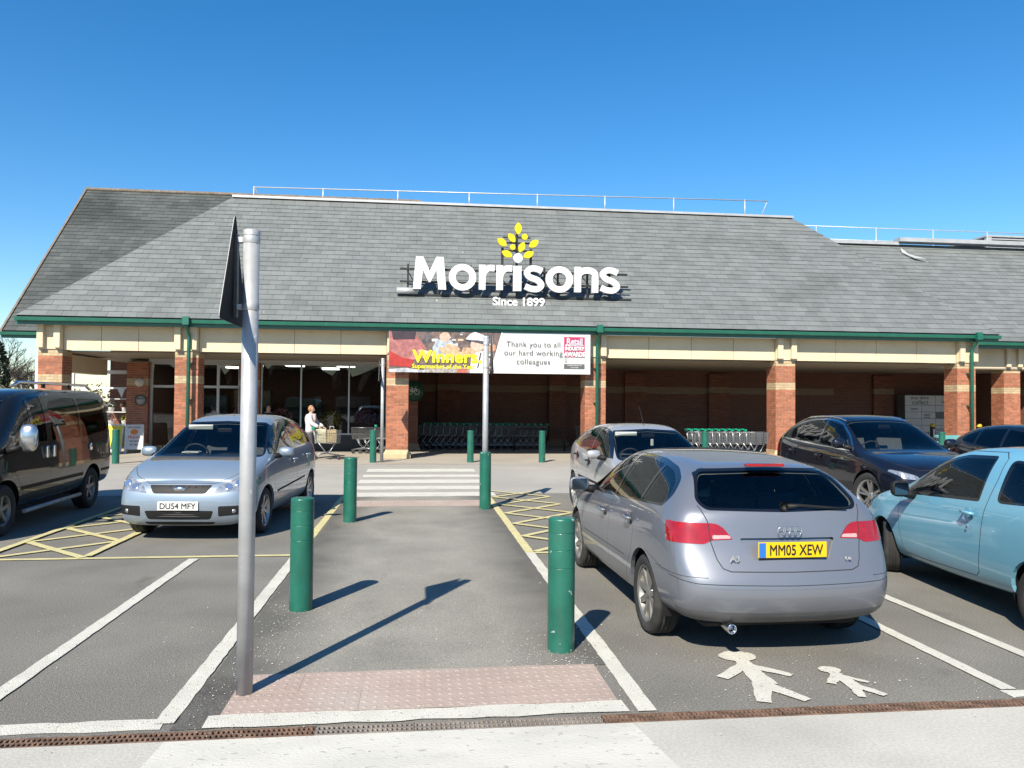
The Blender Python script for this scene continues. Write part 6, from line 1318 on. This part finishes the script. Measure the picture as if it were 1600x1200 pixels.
def person(loc, rz, label, cat_mats, hair_long=False, arms=None, stride=.12, h=1.66):
    """faces +y in its own frame"""
    e = empty('person', loc, rz); k = CK*h/1.7; e.scale = (k, k, k); tag(e, label, 'person', 'people outside the shop')
    coat, trou, hair = cat_mats
    A_ = arms or [(.2, .0, 1.14), (.22, .05, .88)]
    P = [(0, 0, .95, (.15, .11)), (0, 0, 1.12, (.13, .1)), (0, 0, 1.32, (.17, .11)), (0, 0, 1.44, (.09, .08)), (0, .01, 1.52, .05), (0, .02, 1.58, .07)]
    E_ = [(0, 1), (1, 2), (2, 3), (3, 4), (4, 5)]
    for s, st in ((1, stride), (-1, -stride)):
        b = len(P); P += [(s*.09, 0, .88, .09), (s*.1, st*.6, .48, .06), (s*.1, st-.05*(st < 0), .08, .045), (s*.1, st+.12, .03, .035)]; E_ += [(0, b), (b, b+1), (b+1, b+2), (b+2, b+3)]
        b = len(P); el, ha = A_; P += [(s*.17, 0, 1.38, .06), (s*el[0], el[1], el[2], .045), (s*ha[0], ha[1], ha[2], .03)]; E_ += [(3, b), (b, b+1), (b+1, b+2)]
    skin_mesh('body', P, E_, M_skin, e)
    # head with a face
    bm = bmesh.new(); bmesh.ops.create_uvsphere(bm, u_segments=20, v_segments=14, radius=1)
    for v in bm.verts:
        x, y, z = v.co; f = 1-.18*max(0, -z); v.co = (.075*x*f, .092*y*f+(.012 if z < -.3 and y > 0 else 0), .115*z)
    hd = bpy.data.meshes.new('head'); bm.to_mesh(hd); bm.free(); hd.polygons.foreach_set('use_smooth', [True]*len(hd.polygons)); ho = link('head', hd, M_skin, e, (0, .02, 1.62))
    MB().lathe([(.0001, .05), (.012, .02), (.018, -.01), (.012, -.02), (.0001, -.022)], 8, o=(0, .095, -.02)).build('nose', M_skin, ho)
    for s in (-1, 1): MB().lathe([(.0001, .01), (.01, .005), (.012, 0)], 8, axis='y', o=(s*.03, .083, .015)).build('eye', M_ink, ho); MB().lathe([(.0001, -.006*s), (.02, 0), (.022, .008*s)], 8, axis='x', o=(s*.075, 0, -.005)).build('ear', M_skin, ho)
    MB().box(-.025, .025, .083, .088, -.055, -.047).build('mouth', pm('lips', (.4, .15, .13), .5, var=0), ho)
    hb = bmesh.new(); bmesh.ops.create_uvsphere(hb, u_segments=20, v_segments=14, radius=1)
    for v in hb.verts:
        x, y, z = v.co; zz = z if z > -.25 or y < .2 else -.1; n_ = 1+.05*math.sin(9*x+7*y)*math.sin(8*z); yy = y if not (y > .35 and z < .45) else .35
        v.co = (.088*x*n_, .1*yy*n_-.012, .118*zz*n_+.018)
    hm = bpy.data.meshes.new('hair'); hb.to_mesh(hm); hb.free(); hm.polygons.foreach_set('use_smooth', [True]*len(hm.polygons)); link('hair', hm, hair, ho)
    # hands
    for s in (-1, 1):
        hx, hy, hz = s*A_[1][0], A_[1][1], A_[1][2]; d = (Vector(A_[1])-Vector(A_[0])).normalized(); d.x *= s
        H = [(hx, hy, hz, .022), (hx+d.x*.05, hy+d.y*.05, hz+d.z*.05, .028)]; HE = [(0, 1)]
        for q, off in enumerate((-.028, -.009, .01, .028)):
            b = len(H); ln = (.05, .062, .058, .045)[q]; H += [(hx+d.x*.085+off, hy+d.y*.085, hz+d.z*.085, .009), (hx+d.x*(.085+ln)+off, hy+d.y*(.085+ln)*.9, hz+d.z*(.085+ln)-.012, .0075)]; HE += [(1, b), (b, b+1)]
        b = len(H); H += [(hx-s*.035, hy+d.y*.05+.01, hz+d.z*.05, .01), (hx-s*.045, hy+d.y*.085+.015, hz+d.z*.085, .008)]; HE += [(0, b), (b, b+1)]
        skin_mesh('hand', H, HE, M_skin, e)
    C = [(0, -.005, .80, (.185, .145)), (0, 0, .98, (.18, .14)), (0, 0, 1.15, (.165, .13)), (0, 0, 1.33, (.19, .135)), (0, 0, 1.44, (.12, .1)), (0, .0, 1.49, (.085, .08))]; CE = [(0, 1), (1, 2), (2, 3), (3, 4), (4, 5)]
    for s in (1, -1):
        b = len(C); el, ha = A_; C += [(s*.19, 0, 1.39, .082), (s*(el[0]+.005), el[1], el[2], .066), (s*ha[0], ha[1], ha[2]+.005, .05)]; CE += [(3, b), (b, b+1), (b+1, b+2)]
    jk = 1.22 if coat is cw else 1.; C = [(c[0], c[1], c[2], (c[3][0]*jk, c[3][1]*jk) if isinstance(c[3], tuple) else c[3]*jk) for c in C]
    skin_mesh('jacket', C, CE, coat, e)
    for s, st in ((1, stride), (-1, -stride)):
        skin_mesh('trouser_leg', [(s*.08, 0, .90, (.105, .115)), (s*.1, st*.6, .48, .082), (s*.1, st-.05*(st < 0), .09, .066)], [(0, 1), (1, 2)], trou, e)
        MB().bbox(s*.1-.045, s*.1+.045, st-.1, st+.17, 0, .085, .03).build('shoe', M_shoe, e)
    return e
WX = gx(487, 680, 23.6)
wn_ = person((WX-.05, 23.72, .006), R(-105), 'woman in white jacket and dark trousers pushing a loaded trolley', (cw, cg, hg), arms=[(.22, .12, 1.16), (.2, .36, 1.04)])
MB().tube([(-.03, .12, 1.47), (-.05, .15, 1.3), (-.06, .15, 1.1)], [.04, .05, .03], 8).build('scarf', pm('pink_scarf', (.6, .42, .4), .85, var=.2, scale=20), wn_); MB().tube([(.05, .13, 1.47), (.06, .16, 1.3), (.05, .16, 1.15)], [.04, .05, .03], 8).build('scarf', MATS['pink_scarf'], wn_)
person((gx(334, 640, 24.9), 24.9, .006), R(20), 'person with dark hair in a cream top walking behind the people carrier', (ck, cg, hk))
person((gx(419, 640, 26.3), 26.3, .006), R(-150), 'person in a dark coat and dark hat standing by the shop window', (cd_, cd_, hk))
tr = trolley(WX+.08, 23.3, R(6), 'wire shopping trolley full of paper bags pushed by the woman', None)
M_bag = pm('paper_bag', (.5, .38, .2), .85, var=.15, scale=12); M_bag2 = pm('cream_bag', (.62, .56, .36), .8, var=.12, scale=12)
for k, (dx, dy, w, h_, m_, lb) in enumerate(((.22, 0, .30, .40, M_bag2, 'cream paper carrier bag nearest the trolley handle'), (.55, .0, .28, .38, M_bag, 'brown paper carrier bag at the front of the loaded trolley'))):
    c = Vector((WX+.08, 23.3, 0))+Matrix.Rotation(R(6), 3, 'Z') @ Vector((dx*CK+.02, dy, 0)); z0 = .53*CK+.01
    e = empty('carrier_bag', (c.x, c.y, z0), R(6)); tag(e, lb, 'bag', 'bags in the trolley')
    b = MB(); n = 5
    b.prism([(-w/2, -.13, 0), (w/2, -.13, 0), (w/2*.96, -.12, h_*.7), (w/2*.9, -.10, h_), (-w/2*.92, -.11, h_*.97), (-w/2, -.12, h_*.6)], (0, .25, 0)); b.build('bag', m_, e, fix=True)
    b = MB(); b.tube([(-.06, 0, h_-.01), (-.05, 0, h_+.09), (.05, 0, h_+.09), (.06, 0, h_-.01)], .008, 6); b.build('carry_loop', M_whitem, e)
# ---------------------------------------------------------------- advertising boards
def aboard(px, Y, label, cmat, lines, rz):
    e = empty('advertising_board', (gx(px, 690, Y), Y, .006), rz); tag(e, label, 'board', 'folding advertising boards')
    for s in (1, -1):
        t = R(12)*s; 
        p = MB().bbox(-.27, .27, -.012, .012, .12, .92, .006).build('panel', M_whitem, e, loc=(0, -.19*s, 0), rot=(-t, 0, 0))
        MB().box(-.235, .235, -.0155, -.0125, .2, .88).build('poster', cmat, p)
        for x in (-.24, .24): MB().cbox((x, 0, .06), (.04, .024, .13)).build('foot', M_whitem, p)
        if s == 1:
            for (tx, sz, z, m_) in lines: text('lettering', tx, sz, m_, p, (0, -.0165, z), bold=.002)
    return e
M_or = pm('poster_orange', (.8, .25, .03), .5, var=0); M_po = pm('poster_white', (.75, .74, .7), .5, var=.05); M_pr = pm('poster_red', (.62, .06, .04), .5, var=0); M_pye = pm('poster_yellow', (.8, .7, .03), .5, var=.03)
aboard(181, 26.5, 'yellow folding advertising board beside the flower rack', M_pye, [('i', .2, .66, M_pgrey)], R(-8))
ab = aboard(210, 26.3, 'white folding advertising board with red and orange lettering', M_po, [('HOT FOOD', .07, .8, M_pgrey), ('FRESH', .13, .47, M_pr), ('served', .1, .36, M_pgrey), ('all day', .1, .25, M_pgrey)], R(12))
MB().prism([(.11*math.cos(i*math.pi/10), -.022, .68+.09*math.sin(i*math.pi/10)) for i in range(20)], (0, .003, 0)).build('poster_picture', M_or, ab.children[0], fix=True)
# ---------------------------------------------------------------- flower rack and white display frame
M_pot = pm('white_pot', (.7, .7, .68), .5, var=.05); M_leafs = pm('plant_leaf', (.045, .10, .03), .6, var=.4, scale=30, isl=.3)
def tuft(name, n, rx, rz_, size, mat, parent, seed, z0=0., petal=None):
    rnd = random.Random(seed); b = MB()
    for k in range(n):
        a = rnd.uniform(0, 6.28); u = rnd.uniform(-.3, 1); rr = rx*math.sqrt(max(0, 1-u*u))*rnd.uniform(.5, 1); c = Vector((rr*math.cos(a), rr*math.sin(a), z0+rz_*(u+.3)))
        d = Vector((rnd.gauss(0, 1), rnd.gauss(0, 1), rnd.gauss(0, 1))).normalized(); t = d.orthogonal().normalized(); q = d.cross(t); s = size*rnd.uniform(.6, 1.3)
        b.add([c-t*s, c+q*s*.45+d*s*.15, c+t*s, c-q*s*.45+d*s*.15], [(0, 1, 2), (0, 2, 3)], 0 if petal is None or rnd.random() > petal[1] else 1)
    o = b.build(name, [mat] if petal is None else [mat, petal[0]], parent); o['kind'] = 'stuff'; return o
rk = empty('flower_rack', (-10.9, 28.35, .006)); tag(rk, 'white metal rack holding rows of potted plants at the entrance', 'rack')
for x in (-1.1, 0, 1.1):
    for y in (0, .45): MB().cbox((x, y, .95), (.035, .035, 1.9)).build('upright', M_whitem, rk)
for z in (.35, .8, 1.25, 1.7): MB().box(-1.12, 1.12, -.03, .48, z, z+.025).build('shelf', M_whitem, rk)
fm = [pm('flower_'+n, c, .6, var=.2) for n, c in (('white', (.8, .8, .76)), ('yellow', (.8, .6, .05)), ('red', (.6, .05, .05)), ('pink', (.7, .25, .4)))]
pos_n = ('first', 'second', 'third', 'fourth', 'fifth'); sh_n = ('bottom', 'second', 'third', 'top')
for j, z in enumerate((.375, .825, 1.275)):
    for i in range(5):
        e = empty('potted_plant', (-10.9-.88+i*.44, 28.5, z+.006)); tag(e, 'small potted plant, %s from the left on the %s rack shelf' % (pos_n[i], sh_n[j]), 'plant', 'plants on the flower rack')
        MB().lathe([(.0001, 0), (.075, 0), (.1, .14), (.105, .15), (.085, .15), (.0001, .13)], 14).build('pot', M_pot, e); tuft('foliage', 90, .15, .15, .04, M_leafs, e, 50+j*7+i, .16, (fm[(i*2+j) % 4], .35))
df = empty('flower_canopy', (-11, 28.1, .006)); tag(df, 'white post and beam canopy over the flower rack', 'canopy')
for x in (-1.6, -.55, 1.33): MB().cbox((x, 0, 1.28), (.09, .09, 2.56)).build('post', M_whitem, df)
MB().box(-1.65, 1.38, -.04, .04, 2.56, 2.68).build('beam', M_whitem, df); MB().box(-1.65, 1.38, -.03, .03, 2.05, 2.11).build('rail', M_whitem, df)
for x in (-1.2, -.2, .5, 1.0): MB().prism([(x-.12, -.02, 2.05), (x+.12, -.02, 2.05), (x+.02, -.02, 1.75)], (0, .01, 0)).build('pennant', M_whitem, df, fix=True)
o = MB().bbox(-.05, .05, -.05, .05, 0, 3.0, .01).build('white_post', M_whitem, loc=(gx(58, 590, 27.2), 27.2, .006)); tag(o, 'slim white post just behind the leftmost brick pier', 'post')
# bunches of flowers inside the window
for px, rr, m_, lb in ((438, .5, fm[3], 'pink flower display inside the left shop window pane'), (516, .42, fm[1], 'yellow flower display inside the middle shop window pane'), (574, .48, fm[3], 'pink flower display inside the right shop window pane')):
    e = empty('flower_display', (gx(px, 650, 28.2), 28.2, .02)); tag(e, lb, 'flowers', 'flower displays in the window')
    MB().lathe([(.0001, 0), (.16, 0), (.22, .62), (.2, .62), (.0001, .55)], 16).build('bucket', M_steelw, e); tuft('blooms', 420, rr, rr, .06, M_leafs, e, int(px), .75, (m_, .7))
# ---------------------------------------------------------------- parcel lockers, signs, bins
lk = empty('parcel_locker', (21.2, 30.2, .006)); tag(lk, 'grey parcel locker wall with collect here lettering', 'locker')
M_lock = pm('locker_grey', (.62, .62, .6), .45, var=.04); M_lockd = pm('locker_dark', (.16, .16, .16), .45, var=.06)
MB().box(-1.35, 1.4, 0, .5, 0, 2.15).build('carcass', M_lockd, lk)
cols = [-1.35, -.62, 0, .62, 1.0, 1.4]; rows = [.05, .35, .62, .9, 1.18, 1.45, 1.72, 2.13]
for i in range(5):
    for j in range(7):
        dk = (i, j) in ((2, 4),); MB().bbox(cols[i]+.008, cols[i+1]-.008, -.02, .0, rows[j]+.008, rows[j+1]-.008, .004).build('locker_door', M_lockd if dk else M_lock, lk)
for tx, sz, x, z in (('shop online', .17, -.7, 1.98), ('collect', .27, -.68, 1.76), ('here', .17, -.95, 1.53), ('in Post', .17, .5, 1.83), ('SAFE', .13, -.38, 1.28), ('any time', .08, -.38, 1.2), ('NATIONWIDE', .13, .42, .68), ('24/7', .3, -.55, .42)): text('lettering', tx, sz, M_pgrey, lk, (x, -.023, z), bold=.002)
gbx = gx(1490, 690, 22.9); gbn = empty('grit_bin', (gbx, 22.9, .006)); tag(gbn, 'pale teal storage bin with sloping lid by the last pier', 'bin'); M_teal = pm('teal_plastic', (.13, .42, .42), .45, var=.06)
MB().bbox(-.4, .4, -.28, .28, 0, .58, .03).build('tub', M_teal, gbn); MB().prism([(-.43, -.31, .58), (.43, -.31, .58), (.43, .31, .72), (-.43, .31, .72)], (0, 0, .05)).build('lid', M_teal, gbn)
cs = empty('cycle_sign', (gx(646, 611, 27.30), 27.30, px2(646, 611, 27.3).z)); tag(cs, 'round dark green sign with white bicycle behind the brick pier', 'sign')
MB().lathe([(.0001, -.02), (.36, -.02), (.36, 0)], 30, axis='y').build('disc', pm('cycle_green', (.01, .07, .04), .45, var=.02), cs)
b = MB()
for sx_ in (-.12, .12): b.tube([(sx_+.085*math.cos(i*math.pi/8), -.026, -.03+.085*math.sin(i*math.pi/8)) for i in range(17)], .009, 5, cap=False)
for p, q in (((-.12, -.03), (-.04, .08)), ((-.04, .08), (.08, .08)), ((.08, .08), (.0, -.03)), ((.0, -.03), (-.12, -.03)), ((.0, -.03), (-.06, .12)), ((.12, -.03), (.07, .14)), ((.07, .14), (.11, .15)), ((-.09, .12), (-.03, .12))): b.tube([(p[0], -.026, p[1]), (q[0], -.026, q[1])], .009, 5)
b.build('bicycle_symbol', M_wsign, cs)
nx_ = px2(705, 620, 30.97); nt_ = empty('wall_notice', (nx_.x, 30.97, nx_.z)); tag(nt_, 'pale paper notice on the dark arcade wall', 'notice'); MB().box(-.25, .25, -.01, 0, -.05, .55).build('sheet', pm('notice_grey', (.3, .29, .26), .7, var=.2, scale=6), nt_); MB().box(-.22, .22, -.012, 0, -.5, -.09).build('sheet', pm('notice_pale', (.5, .48, .44), .7, var=.05), nt_)
# ---------------------------------------------------------------- bare trees beyond the left end
M_bark = pm('bark', (.07, .055, .045), .9, var=.25)
def bare_tree(x, y, h, seed, label):
    rnd = random.Random(seed); e = empty('bare_tree', (x, y, -.02)); tag(e, label, 'tree', 'bare trees beyond the left end'); tk = MB(); tw = MB()
    tk.tube([(0, 0, 0), (.05, 0, h*.25), (0, .05, h*.5)], [.16, .12, .08], 7)
    def grow(p, d, L_, r, lv):
        q = p+d*L_; (tk if lv < 2 else tw).tube([p, p+d*L_*.5+Vector((rnd.uniform(-.05, .05)*L_, 0, .03*L_)), q], [r, r*.8, r*.55], 4, cap=False)
        if lv >= 5 or r < .004: return
        for _ in range(3 if lv < 4 else 2):
            nd_ = (d+Vector((rnd.gauss(0, .5), rnd.gauss(0, .5), rnd.gauss(.12, .35)))).normalized(); grow(p+d*L_*rnd.uniform(.5, 1), nd_, L_*rnd.uniform(.55, .8), r*.62, lv+1)
    for k in range(6): grow(Vector((0, 0, h*rnd.uniform(.22, .5))), Vector((rnd.gauss(0, .5), rnd.gauss(0, .5), 1)).normalized(), h*.22, .06, 0)
    tk.build('trunk', M_bark, e); o = tw.build('twigs', M_bark, e); o['kind'] = 'stuff'
bare_tree(gx(36, 590, 62), 62, 5.6, 1, 'bare tree just left of the leftmost brick pier'); bare_tree(gx(8, 590, 58), 58, 6.2, 2, 'bare tree at the far left edge'); bare_tree(gx(52, 590, 75), 75, 6.0, 3, 'smaller bare tree behind the leftmost pier')
cn = empty('conifer', (gx(-4, 590, 55), 55, -.02)); tag(cn, 'dark narrow conifer at the far left edge', 'tree'); MB().tube([(0, 0, 0), (0, 0, 5.2)], [.12, .03], 6).build('trunk', M_bark, cn); tuft('crown', 1500, .75, 3.6, .16, pm('conifer_green', (.02, .04, .018), .8, var=.3), cn, 5, .8)
hd_ = MB(); rnd = random.Random(9)
for k in range(5200):
    c = Vector((rnd.uniform(-75, -20), 84+rnd.uniform(-1.5, 1.5), rnd.uniform(0, 2.6)+rnd.random()**2*.8)); d = Vector((rnd.gauss(0, 1), rnd.gauss(0, 1), rnd.gauss(0, 1))).normalized(); t = d.orthogonal().normalized(); q = d.cross(t); s = rnd.uniform(.12, .3); hd_.add([c-t*s, c+q*s*.5, c+t*s, c-q*s*.5], [(0, 1, 2, 3)])
o = hd_.build('hedge', pm('hedge_brown', (.07, .06, .035), .9, var=.3, scale=1)); tag(o, 'distant brown hedge beyond the left end of the car park', 'hedge', kind='stuff')
# ---------------------------------------------------------------- loose grit on the tarmac
gb = MB(); rnd = random.Random(21)
def crumbs(cx, cy, sx_, sy_, n, smax=.0058):
    for _ in range(n):
        x, y = rnd.gauss(cx, sx_), rnd.gauss(cy, sy_); s = rnd.uniform(.0018, smax)*(1 if rnd.random() < .9 else 1.6); a = rnd.uniform(0, 6.28); z = .011 if -1.2 < x < 1.2 else .009
        if -.2+.01 < 0: pts = [(x+s*math.cos(a+k*2.1)*rnd.uniform(.6, 1.2), y+s*math.sin(a+k*2.1)*rnd.uniform(.6, 1.2), z) for k in range(3)]+[(x, y, z+s*.7)]
        gb.add(pts, [(0, 1, 3), (1, 2, 3), (2, 0, 3)])
for cx, cy, a, b_, n in ((-.92, 6.3, .2, .4, 260), (-1.0, 5.2, .14, .5, 240), (.9, 5.3, .2, .25, 220), (-.9, 11.1, .2, .5, 120), (1.1, 5.0, .1, .2, 120), (0, 6, 1.2, 1.5, 220), (-2.6, 6, 1.6, 1.4, 260), (2.4, 4.6, 1.0, .4, 160), (0, 4.35, 1.0, .06, 160), (-.6, 3.6, 1.2, .3, 90)): crumbs(cx, cy, a, b_, n)
o = gb.build('loose_grit', pm('grit', (.55, .53, .48), .9, var=.2)); tag(o, 'pale loose grit scattered on the tarmac by the bollards', 'grit', kind='stuff')

# ---------------------------------------------------------------- unseen trees added behind the camera to darken reflections in glass and paint
def reflection_treeline(x0, x1, y, h, seed, label):
    rnd = random.Random(seed); n = int((x1-x0)/1.5); top = [h*rnd.uniform(.7, 1.15) for _ in range(n+1)]; b = MB(); vs = []
    for i in range(n+1):
        x = x0+i*1.5; vs += [(x, y+2+rnd.uniform(-.8, .8), -.03), (x, y+2.6+rnd.uniform(-1, 1), top[i]*.55), (x, y+rnd.uniform(-.5, .5), top[i]), (x, y-2.6+rnd.uniform(-1, 1), top[i]*.55), (x, y-2+rnd.uniform(-.8, .8), -.03)]
    b.add(vs, [(i*5+k, (i+1)*5+k, (i+1)*5+k+1, i*5+k+1) for i in range(n) for k in range(4)]); o = b.build('reflection_treeline', pm('treeline_green', (.05, .055, .03), .9, var=.5, scale=.7)); tag(o, label, 'trees', kind='stuff')
reflection_treeline(-140, 140, -62, 7.5, 3, 'unseen line of trees added far behind the viewpoint for dark reflections')
